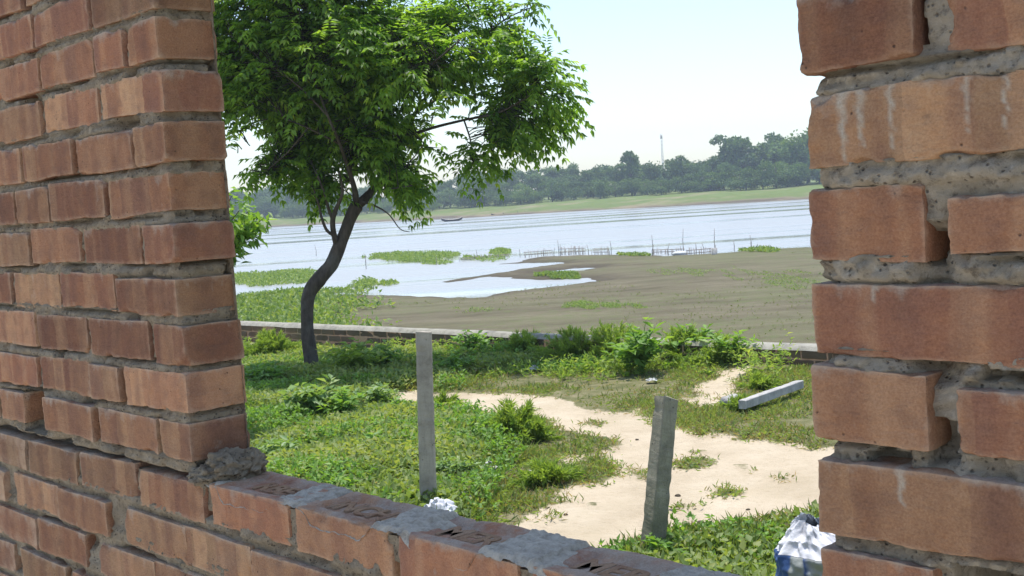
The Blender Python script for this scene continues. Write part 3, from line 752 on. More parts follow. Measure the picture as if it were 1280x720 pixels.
def scatter_tall(name, label, material, n, test, hmax, seed, lmin, lmax, wf, xr, yr):
    X = rng.uniform(*xr, n); Y = rng.uniform(*yr, n)
    nz = fbm(np.stack([X, Y, X*0], 1)*1.5, seed, 3); hgt = hmax*np.clip(.35+1.5*nz, 0, 1.2)*(np.interp(X/Y*F+640, [620, 720], [.45, 1]) if name == 'wall_weeds' else 1)
    k = test(X, Y) & (hgt > .02); X, Y, hgt, nz = X[k], Y[k], hgt[k], nz[k]; n = len(X); kk = 9; print(name, n)
    H = terrain(X, Y)[0]; t = rng.random((n, kk)); lean = rng.normal(0, .35, (n, 2))
    P = np.stack([X[:, None]+lean[:, :1]*t*hgt[:, None], Y[:, None]+lean[:, 1:]*t*hgt[:, None], H[:, None]+t*hgt[:, None]], -1).reshape(-1, 3)
    az = rng.uniform(0, 2*np.pi, n*kk); el = rng.uniform(-.2, 1.2, n*kk); D = np.stack([np.cos(az)*np.cos(el), np.sin(az)*np.cos(el), np.sin(el)], 1)
    L = rng.uniform(lmin, lmax, n*kk); mb = MB()
    leaves(mb, P, D, rng.normal(0, .5, (n*kk, 3))+np.array([0, 0, 1.]), L, L*wf, .12, .2, np.clip(rng.normal(.5, .22, n*kk)+.3*np.repeat(nz, kk), 0, 1))
    tag(mb.build(name, material), label, 'weeds', kind='stuff')
def near_wall(X, Y):
    b = beyond(X, Y); x = X/Y*F+640
    return (b < -.03) & (rng.random(len(X)) < sstep(-1.5, -.25, b+.25*fbm(np.stack([X, Y, X*0], 1)*2, 91, 2))) & (x < 960+30*rng.normal(size=len(X))) & (sandmask(X, Y) < .3)
scatter_tall('wall_weeds', 'tangled low weeds growing along the foot of the boundary wall', LEAF_FINE, 16000, near_wall, .34, 92, .025, .065, .3, (-5.2, 3.0), (9.0, 17.0))
def in_lush(X, Y): return (lushmask(X, Y) > .4) & (beyond(X, Y) < -.1) & (sandmask(X, Y) < .2)
scatter_tall('yard_weeds', 'mixed taller weeds rising from the grass of the yard', LEAF_WEED, 26000, in_lush, .15, 93, .02, .05, .5, (-3.8, 2.6), (3.6, 13.5))
def on_mud(X, Y):
    x = X/Y*F+640; H, _, t_, sb, sd = terrain(X, Y)
    return (sd > .3) & (sb < -15) & (beyond(X, Y) > .6) & (fbm(np.stack([X, Y*.6, X*0], 1)*.16, 95, 4)+.0006*(x-760) > .03) & (rng.random(len(X)) < .9)
scatter_tall('mud_weeds', 'thin dull green weeds filming over the mud flat', LEAF_DRY2, 16000, on_mud, .07, 94, .02, .05, .3, (-4, 24), (13, 62))

# ------------------------------------------------------------------ weeds and bushes of the yard
def fine_bush(px, py, w, h, label, m=LEAF_FINE, n=2600, name='feathery_weed', group='bushy weeds in the yard'):
    hm_ = (1.15 if px > 690 else .9) if py < 480 else .82; h *= hm_; w *= 1.05; n = int(n*2.2)
    p = at_z(px, py); z = ground_z(*p[:2]); o = empty(name, (p[0], p[1], z), 0, label, 'weed', group)
    mb = MB(); st = MB()
    ns = max(14, int(n/90)); 
    for k in range(ns):
        a = rng.uniform(0, 2*np.pi); q = rng.random()**.6*(1+.35*math.cos(a*2+px)); e = rng.uniform(.45, 1.08)
        tipp = np.array([math.cos(a)*w*.5*q, math.sin(a)*w*.5*q, h*e*(1-.45*q*q)]); b0 = np.array([math.cos(a), math.sin(a), 0])*w*.14*rng.random()
        pts = np.array([b0, b0+(tipp-b0)*np.array([.35, .35, .55]), tipp]); P, rr_ = spline(pts, [.004, .003, .001], 5)
        tube(st, P, rr_, 4, tone=.3, cap=False)
        m_ = int(n/ns); t = rng.uniform(.15, 1, m_); idx = t*(len(P)-1); i0 = np.minimum(idx.astype(int), len(P)-2); fr = (idx-i0)[:, None]
        pp = P[i0]*(1-fr)+P[i0+1]*fr; dd = norm(P[i0+1]-P[i0])+rng.normal(0, .5, (m_, 3))
        leaves(mb, pp, dd, rng.normal(0, 1, (m_, 3))+np.array([0, 0, 1.]), rng.uniform(.03, .075, m_), rng.uniform(.006, .011, m_), .1, .15, np.clip(rng.random(m_)*.6+.4*(pp[:, 2]/h), 0, 1))
    mb.build('leaves', m, o); st.build('stems', m, o); return o
def leafy_weed(px, py, w, h, label, m=LEAF_WEED, ns=12, ls=.085, name='leafy_weed', group='broad leaved weeds in the yard', per=16):
    h *= 1.05; w *= 1.25; ns = int(ns*1.5)
    p = at_z(px, py); z = ground_z(*p[:2]); o = empty(name, (p[0], p[1], z), 0, label, 'weed', group)
    mb = MB(); st = MB()
    for k in range(ns):
        a = rng.uniform(0, 2*np.pi); q = math.sqrt(rng.random()); e = rng.uniform(.6, 1.0)
        tipp = np.array([math.cos(a)*w*.5*q, math.sin(a)*w*.5*q, h*e*(1-.4*q*q)])
        P, rr_ = spline([np.zeros(3), tipp*np.array([.35, .35, .6]), tipp], [.006, .005, .002], 6); tube(st, P, rr_, 5, tone=.3, cap=False)
        m_ = per; t = rng.uniform(.25, 1, m_)**.8; idx = t*(len(P)-1); i0 = np.minimum(idx.astype(int), len(P)-2); fr = (idx-i0)[:, None]
        pp = P[i0]*(1-fr)+P[i0+1]*fr; az = rng.uniform(0, 2*np.pi, m_); el = rng.uniform(-.35, .7, m_)
        dd = np.stack([np.cos(az)*np.cos(el), np.sin(az)*np.cos(el), np.sin(el)], 1)
        l = rng.uniform(.6, 1.1, m_)*ls; pp = pp+dd*.2*l[:, None]
        leaves(mb, pp, dd, np.tile([0, 0, 1.], (m_, 1))+rng.normal(0, .3, (m_, 3)), l, l*rng.uniform(.45, .62, m_), .14, .2, np.clip(rng.random(m_)*.65+.35*t, 0, 1))
    mb.build('leaves', m, o); st.build('stems', m, o); return o
fine_bush(338, 446, .62, .33, 'round yellow green feathery bush left of the tree trunk', n=5200)
fine_bush(644, 549, .42, .33, 'fine leaved upright green tuft at the edge of the sandy path', n=2600)
fine_bush(672, 551, .24, .17, 'small fine tuft on the right flank of the taller path edge tuft', n=900)
fine_bush(660, 446, .66, .28, 'feathery green weed against the wall just right of the tall post', n=3600)
fine_bush(722, 449, .85, .27, 'wide yellowish feathery weed in the middle of the boundary wall', n=4600)
fine_bush(770, 452, .62, .36, 'tall feathery weed touching the big broad leaved plant on its left', n=4000)
fine_bush(858, 455, .55, .28, 'feathery weed between the two broad leaved plants by the wall', n=3000)
fine_bush(905, 460, .42, .22, 'last small feathery weed before the bare end of the wall', n=1800)
fine_bush(555, 512, .30, .19, 'fine weed directly right of the tall post near the sand strip', n=1100)
fine_bush(925, 513, .24, .13, 'small dark weed at the near end of the fallen post', n=700)
fine_bush(950, 490, .28, .12, 'low dark weed behind the fallen post', n=800)
fine_bush(684, 604, .36, .14, 'low dark green clump with brownish base at the grass tip by the sand', n=1500)
leafy_weed(803, 468, .48, .50, 'tall broad leaved weed rising above the boundary wall', ns=14, ls=.12)
leafy_weed(868, 455, .42, .40, 'second broad leaved weed overlapping the wall coping on the right', ns=10, ls=.11)
leafy_weed(920, 462, .34, .34, 'thin dark weed with a bare stalk near the right end of the wall', ns=7, ls=.08)
leafy_weed(445, 470, .62, .36, 'wide light green weed right behind the tree trunk', ns=22, ls=.10, m=LEAF_FINE)
leafy_weed(478, 462, .42, .26, 'green weed between the tree and the tall post by the wall', ns=12, ls=.09)
leafy_weed(397, 522, .42, .33, 'bright pale leaved weed in front of the tree trunk', m=LEAF_PALE, ns=12, ls=.11)
leafy_weed(430, 525, .34, .26, 'darker weed touching the pale leaved one on its right', ns=9, ls=.08)
leafy_weed(468, 508, .38, .22, 'weed with small light leaves at the left end of the sand strip', m=LEAF_PALE, ns=10, ls=.07)
leafy_weed(590, 448, .50, .30, 'weed in front of the wall right behind the tall post', ns=14, ls=.08)
leafy_weed(565, 468, .45, .20, 'low weed to the right of the tall post middle', ns=12, ls=.07)
leafy_weed(330, 480, .55, .22, 'shaded low weed between the brick jamb and the tree', ns=16, ls=.08)
leafy_weed(345, 575, .40, .16, 'broad leaved weed just beyond the mortar lump', m=LEAF_PALE, ns=12, ls=.07)
leafy_weed(478, 565, .40, .15, 'dark leaved weed left of the tall post', ns=12, ls=.07)
leafy_weed(420, 622, .35, .13, 'bright weed showing just over the sill', ns=11, ls=.06)
leafy_weed(560, 598, .38, .14, 'yellow green weed right of the foot of the tall post', m=LEAF_PALE, ns=12, ls=.06)
leafy_weed(1000, 446, .40, .30, 'green weed at the wall end beside the brick pier', ns=12, ls=.08)
leafy_weed(823, 700, .24, .12, 'fresh grass green weed around the foot of the leaning post', ns=10, ls=.05)
leafy_weed(500, 520, .36, .14, 'low weed left of the tall post by the sand strip', ns=11, ls=.06)

# ------------------------------------------------------------------ the near tree
TY = 12.6
tree = empty('broadleaf_tree', at_z(391, 470), 0, 'leafy green tree with a crooked leaning trunk beside the boundary wall', 'tree')
tb = np.array(tree.location)
mpp = TY/F
def tp(x, y, dy=0.0): return at_y(x, y, TY+dy)-tb
trunk = MB(); limbs = MB()
def limb(pts, wid, mb, sides=10, wob=.18, seed=1):
    P, r_ = spline([tp(*p) for p in pts], [w*mpp/2*.78 for w in wid], 8); tube(mb, P, r_, sides, wob, seed); return P
skel = []
P = limb([(391,478),(389,450),(385,420),(384,390),(387,366),(399,349),(413,333),(422,313),(430,293),(437,275),(446,257)], [30,23,21,20,22,25,22,21,20,19.5,21], trunk, 16, .16, 1); skel.append(P[50:])
BR = [
 ([(446,258,0),(466,238,.1),(480,216,.2),(491,196,.3),(503,172,.4),(520,140,.5),(545,105,.5),(575,70,.6)], [17,14,12,10,8,7,5,3]),
 ([(503,172,.4),(540,160,.3),(580,150,.1),(625,140,-.1),(670,115,-.2)], [6,5,4,3.5,2]),
 ([(520,140,.5),(560,115,.9),(610,85,1.2),(650,55,1.3)], [6,5,4,2]),
 ([(446,256,0),(443,236,-.1),(436,212,-.2),(425,180,-.4),(410,145,-.6),(395,105,-.5),(380,55,-.4),(370,-20,-.3)], [11,9,7,5.5,4,3,2.5,1.5]),
 ([(436,212,-.2),(445,180,.2),(455,140,.5),(462,95,.6),(470,40,.6),(480,-40,.5)], [9,8,7,6,5,3]),
 ([(425,180,-.4),(385,160,-.5),(355,148,-.6)], [3.5,2.5,1.5]),
 ([(410,145,-.6),(378,112,-.6),(345,85,-.6)], [3.5,2.5,1.5]),
 ([(421,306,0),(417,290,-.1),(416,275,-.15),(420,262,-.2),(428,240,-.3),(424,215,-.4)], [11,9,8,7,5,3]),
 ([(416,275,-.15),(411,262,-.2),(405,240,-.25),(395,215,-.3)], [6,5,4,2.5]),
 ([(416,294,-.1),(408,287,-.15),(402,272,-.2),(399,258,-.2),(392,236,-.3)], [5,5,4.5,4,2.5]),
 ([(466,238,.1),(485,225,.0),(510,205,-.1),(530,180,-.1)], [4,2.5,2,1.5]),
 ([(452,252,0),(470,258,-.2),(486,268,-.3),(500,286,-.35),(512,290,-.4)], [4,3,2.2,1.6,1.2]),
 ([(466,238,.1),(488,236,-.3),(515,232,-.5)], [4,3,2]),
 ([(580,150,.1),(588,175,0),(592,200,-.1)], [3,2.5,1.5]),
 ([(462,95,.6),(500,50,1.0),(540,5,1.2),(560,-50,1.2)], [5,4,3,2]),
 ([(455,140,.5),(500,110,0),(540,80,-.5),(575,50,-.8)], [5,4,3,2]),
 ([(445,180,.2),(420,140,1.0),(390,90,1.3),(360,30,1.4)], [5,4,3,2]),
 ([(545,105,.5),(590,60,.3),(630,25,.2),(675,5,.2)], [4,3,2.5,1.5]),
 ([(385,160,-.5),(360,190,-.4),(335,212,-.3)], [2.5,2,1.2]),
]
for i, (pts, wd) in enumerate(BR):
    skel.append(limb(pts, wd, limbs, 8, .12, i+2))
SK = np.concatenate(skel)
# crown volumes: (centre, radii) in metres about the trunk plane
BLOBS = [(330,60,72,75,.9),(430,65,90,80,1.2),(395,150,75,55,.9),(515,95,75,85,1.2),(600,85,80,65,1.0),(672,105,58,48,.7),(625,158,62,32,.6),(592,196,26,34,.3),(350,203,44,24,.5),(300,165,24,26,.35),(400,228,36,22,.4),(505,226,32,24,.4),(518,276,9,17,.12),(487,258,20,13,.2),(570,18,75,38,.8),(640,42,42,34,.5),(682,6,24,12,.3),(330,-45,90,50,1.0),(440,-40,60,30,.8),(320,110,60,60,.8),(372,175,40,40,.5),(276,40,36,70,.7),(465,165,50,50,.7),(710,96,22,18,.25),(553,150,40,40,.5),(560,210,10,14,.15)]
vols = np.array([rx*ry*(rd*110) for _, _, rx, ry, rd in BLOBS])**.72
tw = MB(); lf = MB(); NS = 6200; cnt = np.maximum(10, (NS*vols/vols.sum()*np.array([1.0 if b[0] < 540 else .68 for b in BLOBS])).astype(int))
tips = []
for (cx, cy, rx, ry, rd), c in zip(BLOBS, cnt):
    q = rng.normal(0, 1, (c, 3)); q = q/np.linalg.norm(q, axis=1)[:, None]*(rng.random(c)**.42)[:, None]
    cand = np.array([tp(cx+a[0]*rx, cy+a[1]*ry, a[2]*rd*.8) for a in q])
    tips.append(cand[fbm(cand*1.9, 88, 2)+.25*rng.random(len(cand)) > (.07 if cx < 500 else .22)])
tips = np.concatenate(tips); print('tips', len(tips))
for t in tips:
    d = np.linalg.norm(SK-t, axis=1)+np.maximum(0, SK[:, 2]-t[2])*.7; b = SK[np.argmin(d)]
    L = np.linalg.norm(t-b)
    start = b if (L < .45 and rng.random() < .3) else t+(b-t)/L*min(L, rng.uniform(.12, .28))
    mid = (start+t)/2+np.array([0, 0, .10*np.linalg.norm(t-start)])+rng.normal(0, .03, 3)
    P, r_ = spline([start, mid, t], [.006 if L < .9 else .004, .004, .002], 3); tube(tw, P, r_, 4, cap=False)
    ax = t-start; ax = ax/(np.linalg.norm(ax)+1e-9); ax = norm(ax+rng.normal(0, .35, 3)+np.array([0, 0, -.12]))
    for s in range(2):
        tonev = rng.normal(); a = norm(ax+rng.normal(0, .5, 3)); ln = rng.uniform(.20, .36); m_ = int(rng.integers(4, 7))
        base = t-ax*rng.uniform(0, .12)
        tt = np.linspace(.2, 1, m_)
        droop = np.array([0, 0, -1.])*(tt**2*.28*ln)[:, None]
        c = base+a*(tt*ln)[:, None]+droop
        tan = norm(a+np.array([0, 0, -1.])*(tt*.55)[:, None])
        side = norm(np.cross(a, np.array([0, 0, 1.])+rng.normal(0, .25, 3)))
        tv = np.clip(rng.normal(.5, .17, m_)+.22*tonev, 0, 1)
        for sg in (-1, 1):
            leaves(lf, c, tan*.55+sg*side*.75+np.array([0, 0, -.28]), np.tile([0, 0, 1.], (m_, 1))+rng.normal(0, .35, (m_, 3)), rng.uniform(.07, .105, m_), rng.uniform(.030, .044, m_), .12, .18, tv)
        leaves(lf, c[-1:], tan[-1:], np.array([[0, 0, 1.]]), .095, .036, .12, .18, tv[-1:])
trunk.build('trunk', BARK, tree)
limbs.build('limbs', BARK, tree)
tw.build('twigs', TWIG, tree)
lf.build('leaves', LEAF_TREE, tree)

# shrub whose top shows beside the left jamb
sp = at_y(272, 560, 9.2); sp[2] = ground_z(sp[0], sp[1]); shrub = empty('sapling', sp, 0, 'bright green leafy sapling peeping out beside the left brick jamb', 'sapling')
st = MB(); lv = MB()
top_pts = [at_y(x, y, 9.2+d)-sp for x, y, d in [(268,250,0),(290,245,.1),(300,262,-.15),(318,268,.1),(330,272,0),(285,285,.2),(300,290,-.1),(312,262,.2),(275,275,-.2),(318,276,-.1),(300,284,0),(288,280,.1),(312,284,0),(265,285,.1),(280,258,-.2),(308,276,.25)]]
for k, t in enumerate(top_pts):
    P, r_ = spline([np.array([0, 0, -.05]), np.array([t[0]*.08, t[1]*.2, t[2]*.5]), t*np.array([.35, .6, .84]), t], [.016, .011, .007, .003], 6); tube(st, P, r_, 6)
    m_ = 60; u_ = rng.random(m_)**1.5; c = t-(t-P[-8])*u_[:, None]*1.0+rng.normal(0, .04, (m_, 3))
    az = rng.uniform(0, 2*np.pi, m_); el = rng.uniform(-.9, .4, m_); dd = np.stack([np.cos(az)*np.cos(el), np.sin(az)*np.cos(el), np.sin(el)], 1)
    leaves(lv, c, dd, np.tile([0, 0, 1.], (m_, 1))+rng.normal(0, .4, (m_, 3)), rng.uniform(.07, .11, m_), rng.uniform(.03, .045, m_), .14, .25)
st.build('stems', BARK, shrub); lv.build('leaves', LEAF_SHRUB, shrub)

# ------------------------------------------------------------------ litter, sack
def crumple(mb, c, rx, ry, h, seed, n=36, **at):
    A, B = np.meshgrid(np.linspace(-1, 1, n+1), np.linspace(-1, 1, n+1), indexing='ij'); a, b = A.ravel(), B.ravel()
    p = np.stack([a*2, b*2, a*0+seed], 1); rr_ = np.hypot(a, b)
    w = 1+.35*fbm(p*.9, seed, 2); ridg = 1-np.abs(fbm(p*1.6, seed+2, 3))*2
    z = h*np.clip(.35+.9*ridg*.5+.5*fbm(p, seed+5, 2), .02, 2)*np.clip(1.15-rr_, 0.02, 1)
    mb.add(np.stack([c[0]+a*rx*w+.02*vnoise(p*3, seed+7), c[1]+b*ry*w+.02*vnoise(p*3, seed+8), c[2]+z], 1), grid_faces(n, n), **at)
WHITE = plain('white_plastic', (.72, .72, .74), .45, .01, 9)
PAPER = plain('dirty_white_scrap', (.62, .62, .58), .7, .005, 30)
p = at_z(549, 649); mb = MB(); crumple(mb, (0, 0, .01), .12, .13, .12, 4, 60); o = mb.build('plastic_sheet', WHITE); o.location = (p[0], p[1], ground_z(*p[:2])+.01)
tag(o, 'crumpled white plastic sheet on the ground just over the sill', 'plastic sheet')
for i, (x, y, s, l) in enumerate([(568,518,.055,'small round white scrap right of the tall post'), (612,590,.075,'flat greyish white scrap in the grass left of the path'), (616,541,.05,'white scrap at the foot of the fine upright tuft on its left'), (652,540,.05,'white scrap at the foot of the fine upright tuft on its right'), (673,596,.06,'white scrap on the dark clump by the sand'), (815,479,.07,'pale scrap lying behind the leaning post'), (668,466,.08,'long pale scrap on the grass in front of the wall'), (328,556,.07,'pale scrap beside the brick jamb'), (581,630,.05,'thin pale scrap right of the white plastic sheet'), (518,571,.03,'tiny white scrap left of the tall post')]):
    p = at_z(x, y); mb = MB(); crumple(mb, (0, 0, 0), s*.6, s*.5, .045, 10+i, 14); o = mb.build('litter_scrap', PAPER); o.location = (p[0], p[1], ground_z(*p[:2])+.028); tag(o, l, 'litter', 'scraps of litter in the grass')
for i, (x, y, s, l) in enumerate([(847,616,.025,'dark clod on the sand right of the leaning post'), (875,646,.03,'dark clod near the lower edge of the sand'), (796,546,.02,'small clod left of the leaning post'), (918,505,.10,'pale broken concrete stub at the near end of the fallen post'), (935,633,.018,'tiny pebble on the pale sand'), (707,642,.02,'pebble on the sand near the sill')]):
    p = at_z(x, y); s *= .65 if i != 3 else 1.0; mb = MB(); blob(mb, (0, 0, s*.25), (s, s*.7, s*.5), 20+i, .4, 16, 10); o = mb.build('clod', CONC_PALE if i == 3 else plain('earth_clod', (.10, .08, .055))); o.location = (p[0], p[1], ground_z(*p[:2])); tag(o, l, 'clod', 'clods and stones on the sand')

SY = 4.25
p = at_z(1027, 735); p = at_y(1040, 700, SY); sx, sy = p[0], p[1]; gz = ground_z(sx, sy)
sack = empty('sack', (sx, sy, gz), R(-10), 'half full woven sack, white above and blue with pale stripes below, beside the brick pier', 'sack')
def sack_surface(z0, z1, n=160, m=70, seed=2, top=False):
    Tn, Zn = np.meshgrid(np.linspace(0, 2*np.pi, n+1), np.linspace(0, 1, m+1), indexing='ij'); t, q = Tn.ravel(), Zn.ravel()
    z = z0+(z1-z0)*q
    c = np.stack([np.cos(t)*2.2, np.sin(t)*2.2, z*9], 1)
    base = np.interp(z, [0, .05, .2, .36, .41, .475], [.15, .18, .175, .15, .085, .02])
    fold = .026*(1-np.abs(fbm(c*1.5, seed, 3))*2)+.006*(1-np.abs(fbm(c*np.array([3., 3, 1.6]), seed+3, 2))*2)+.006*np.sin(t*5+z*9)
    r = base+fold*np.interp(z, [0, .3, .45], [.25, .6, 1.1])
    zt = z+(.02*np.cos(t-2.6)*np.interp(z, [.36, .5], [0, 1]) if True else 0)+.02*fbm(c*1.3, seed+5, 2)*np.interp(z, [.25, .35, .366, .45], [0, 0, 0, 1])
    return np.stack([r*np.cos(t)*1.15-.07*np.interp(z, [.33, .5], [0, 1]), r*np.sin(t)*.85, zt], 1), grid_faces(n, m)[:, ::-1], t
def sack_mat():
    m, nt, b = mat('woven_sack'); g = G(nt); t = g.attr('turn').outputs['Fac']
    c = g.ramp(t, [(0, (.06, .12, .28)), (.60, (.06, .12, .28)), (.605, (.34, .36, .33)), (.655, (.34, .36, .33)), (.66, (.05, .10, .24)), (.675, (.36, .38, .35)), (.73, (.36, .38, .35)), (.735, (.05, .10, .22)), (1, (.05, .10, .22))])
    g.l(c, b.inputs['Base Color']); b.inputs['Roughness'].default_value = .45; g.bump(g.noise(g.obj(), 60, 5), .4, .006, b); return m
v, f, t = sack_surface(0, .365); mb = MB(); mb.add(v, f, turn=t/(2*np.pi)); mb.build('printed_panel', sack_mat(), sack)
v, f, t = sack_surface(.366, .475); mb = MB(); mb.add(v, f); mb.build('crumpled_mouth', WHITE, sack)

# ------------------------------------------------------------------ plants of the flat and the river
def bed(px0, px1, py0, py1, label, n, hh=.35, m=LEAF_WATER, name='water_plant_bed', ls=.13, group='beds of floating plants in the river', dense=None):
    """leafy patch lying between two picture columns on the water plane"""
    a, b = at_z(px0, py1 if px0 < px1 else py0, ZW), at_z(px1, (py0+py1)/2, ZW)
    ym0 = at_z((px0+px1)/2, py1, ZW)[1]; ym1 = at_z((px0+px1)/2, py0, ZW)[1]
    c = at_z((px0+px1)/2, (py0+py1)/2, ZW); hw = (at_z(px1, (py0+py1)/2, ZW)-at_z(px0, (py0+py1)/2, ZW))[:2]; ang = math.atan2(hw[1], hw[0]); L = np.linalg.norm(hw)/2; Wd = abs(ym1-ym0)/2
    o = empty(name, (c[0], c[1], ZW), 0, label, 'water plants' if name == 'water_plant_bed' else 'plants', group)
    q = rng.uniform(-1, 1, (n*2, 2)); e = np.hypot(q[:, 0], q[:, 1]); w = fbm(np.stack([q[:, 0]*4, q[:, 1]*2, q[:, 0]*0+px0], 1), 7, 3)
    q = q[e+(.45 if name == 'water_plant_bed' else 1.3)*w < (.85 if name == 'water_plant_bed' else .62)][:n]; k = len(q)
    x = q[:, 0]*L; y = q[:, 1]*Wd
    X_ = x*math.cos(ang)-y*math.sin(ang)*0; Y_ = x*math.sin(ang)+y
    zb = np.maximum(terrain(X_+c[0], Y_+c[1])[0]-ZW, 0)
    P = np.stack([X_, Y_, zb+rng.random(k)**1.6*hh*.8*(1.1-np.hypot(q[:, 0], q[:, 1])*.6)*(.7+.6*fbm(np.stack([X_, Y_, X_*0], 1)*.8, 9, 2))], 1)
    az = rng.uniform(0, 2*np.pi, k); el = rng.uniform(0, 1.2, k)
    D = np.stack([np.cos(az)*np.cos(el), np.sin(az)*np.cos(el), np.sin(el)], 1)
    mb = MB(); leaves(mb, P, D, rng.normal(0, .5, (k, 3))+np.array([0, 0, 1.]), rng.uniform(.6, 1.3, k)*ls*.75, rng.uniform(.3, .55, k)*ls*.75, .1, .15)
    mb.build('leaves', m, o)
    return o
bed(262, 412, 339, 356, 'long bed of floating plants left of the near trunk', 8000, .3, ls=.2)
bed(446, 584, 316, 327, 'raised green bed of floating plants right of the near trunk', 8000, .42, ls=.2)
bed(612, 640, 311, 320, 'short green bed of floating plants before the stake fences', 1500, .35, ls=.2)
bed(668, 728, 343.5, 350, 'green bed on the thin mud spit between two pools', 2600, .16, ls=.15)
bed(440, 470, 351, 363, 'small bushy clump of water plants right of the trunk foot', 900, .6, ls=.2)
bed(470, 500, 351, 358, 'thin streak of weed beside the small clump', 350, .12, ls=.2)
bed(520, 566, 326, 331, 'dark thin line of weed in the water below the raised bed', 500, .16, ls=.22)
bed(575, 640, 321, 328, 'sparse band of floating weed beside the short green bed', 500, .3, ls=.22)
bed(770, 815, 319, 324, 'pale green patch of weed at the water edge between stake fences', 500, .2, ls=.24)
bed(925, 975, 313, 319, 'green weed in the small inlet near the brick pier', 700, .25, ls=.25)
bed(690, 810, 380, 394, 'light green weeds spread over the middle of the mud flat', 3300, .14, ls=.075, name='mud_weed_patch', group='weed patches on the mud flat')
bed(800, 900, 338, 350, 'thin green weeds far out on the mud flat', 1100, .16, ls=.075, name='mud_weed_patch', group='weed patches on the mud flat')
bed(910, 1040, 330, 372, 'broad thin green cover on the flat beside the brick pier', 3300, .10, ls=.075, name='mud_weed_patch', group='weed patches on the mud flat')
bed(560, 640, 388, 396, 'sparse weeds just behind the wall in the middle', 550, .12, ls=.075, name='mud_weed_patch', group='weed patches on the mud flat')
# lush cover on the near shore at left
n = 15000; X = rng.uniform(-14, -1.2, n); Y = rng.uniform(17, 52, n)
H, _, t_, _, sd = terrain(X, Y)
ax_ = X/Y*F+640
w = fbm(np.stack([X, Y, X*0], 1)*.45, 71, 3)
k = (sd > -1.2) & (beyond(X, Y) > .8) & (rng.random(n) < sstep(500, 380, ax_+w*70)+.25*sstep(500, 440, ax_)*(Y < 34)) 
X, Y, H = X[k], Y[k], H[k]; n = len(X); kk = 3
P = np.repeat(np.stack([X, Y, np.maximum(H, ZW)], 1), kk, 0)+rng.normal(0, .10, (n*kk, 3))*np.array([1, 1, .3])+np.array([0, 0, .10])
az = rng.uniform(0, 2*np.pi, n*kk); el = rng.uniform(0, 1.2, n*kk); D = np.stack([np.cos(az)*np.cos(el), np.sin(az)*np.cos(el), np.sin(el)], 1)
mb = MB(); leaves(mb, P, D, rng.normal(0, .5, (n*kk, 3))+np.array([0, 0, 1.]), rng.uniform(.12, .24, n*kk), rng.uniform(.07, .13, n*kk), .12, .15)
tag(mb.build('shore_plants', LEAF_WATER), 'lush green plants covering the shore beyond the boundary wall', 'plants', kind='stuff')

# ------------------------------------------------------------------ fishing stakes and stake fences
WOOD = plain('wet_bamboo', (.30, .26, .22), .85, 0, 8)
def stake_fence(x0, y0, x1, y1, hpx, n, label, gap=.0):
    a, b = at_z(x0, y0, ZW), at_z(x1, y1, ZW); o = empty('stake_fence', a, 0, label, 'stake fence', 'stake fences in the shallows'); d = b-a
    mb = MB(); pw = np.linalg.norm(a)/F
    for k in range(n):
        q = a*0+d*((k+rng.uniform(-.3, .3))/max(1, n-1)); h = hpx*pw*rng.uniform(.6, 1.05); q = q+np.array([0, rng.normal(0, .25), 0])
        tube(mb, [q+np.array([0, 0, -.5]), q+np.array([rng.normal(0, .05), 0, h])], [.017, .012], 4)
    rl = mb
    for f in (.35, .7): tube(rl, [np.array([0, 0, hpx*pw*f]), d+np.array([0, 0, hpx*pw*f])], [.018, .018], 4)
    rl.build('slat_panel', WOOD, o); return o
stake_fence(575, 327, 636, 322, 6, 26, 'low dark stake fence crossing the water beside the short plant bed')
stake_fence(655, 322, 690, 319, 9, 14, 'sparse row of stakes right of the short plant bed')
stake_fence(700, 319, 731, 318, 11, 24, 'dense grey stake fence left of the tallest stakes')
stake_fence(741, 319, 761, 319, 11, 12, 'reddish brown short stake fence at the mud edge')
stake_fence(817, 318, 856, 317, 8, 18, 'dark low stake fence at the edge of the wide mud flat')
stake_fence(858, 321, 893, 318, 11, 22, 'brownish stake fence next to the pale post on the mud edge')
def stake(x, y, h, label='thin upright bamboo stake in the shallow water'):
    a = at_z(x, y, ZW); o = MB(); hh = h*np.linalg.norm(a)/F
    tube(o, [(0, 0, -.6), (rng.normal(0, .04), 0, hh*.5), (rng.normal(0, .035), 0, hh)], [.022, .018, .012], 5)
    q = o.build('bamboo_stake', WOOD); q.location = a; tag(q, label, 'stake', 'fishing stakes in the shallows')
for x, y, h in [(699,322,22),(701,321,16),(693,322,12),(735,320,14),(763,321,20),(761,322,14),(816,320,26),(817,321,15),(836,319,15),(855,316,30),(852,319,12),(894,316,30),(895,320,14),(917,314,13),(939,312,18),(940,314,12),(870,318,15),(880,318,14),(596,324,12),(650,321,10),(680,320,10),(545,331,10),(458,336,16),(457,330,12),(395,320,14)]:
    stake(x, y, h)
o = MB(); box(o, -.13, .13, -.13, .13, -.4, .42); q = o.build('marker_post', CONC_PALE); a = at_z(893, 321, ZW); q.location = a; tag(q, 'short pale block post at the end of the brownish stake fence', 'post')
o = MB(); blob(o, (0, 0, .1), (.4, .3, .14), 4, .4, 20, 12); q = o.build('pale_heap', PAPER); q.location = at_z(850, 320, ZW); tag(q, 'pale low heap on the mud edge between two stake fences', 'heap')

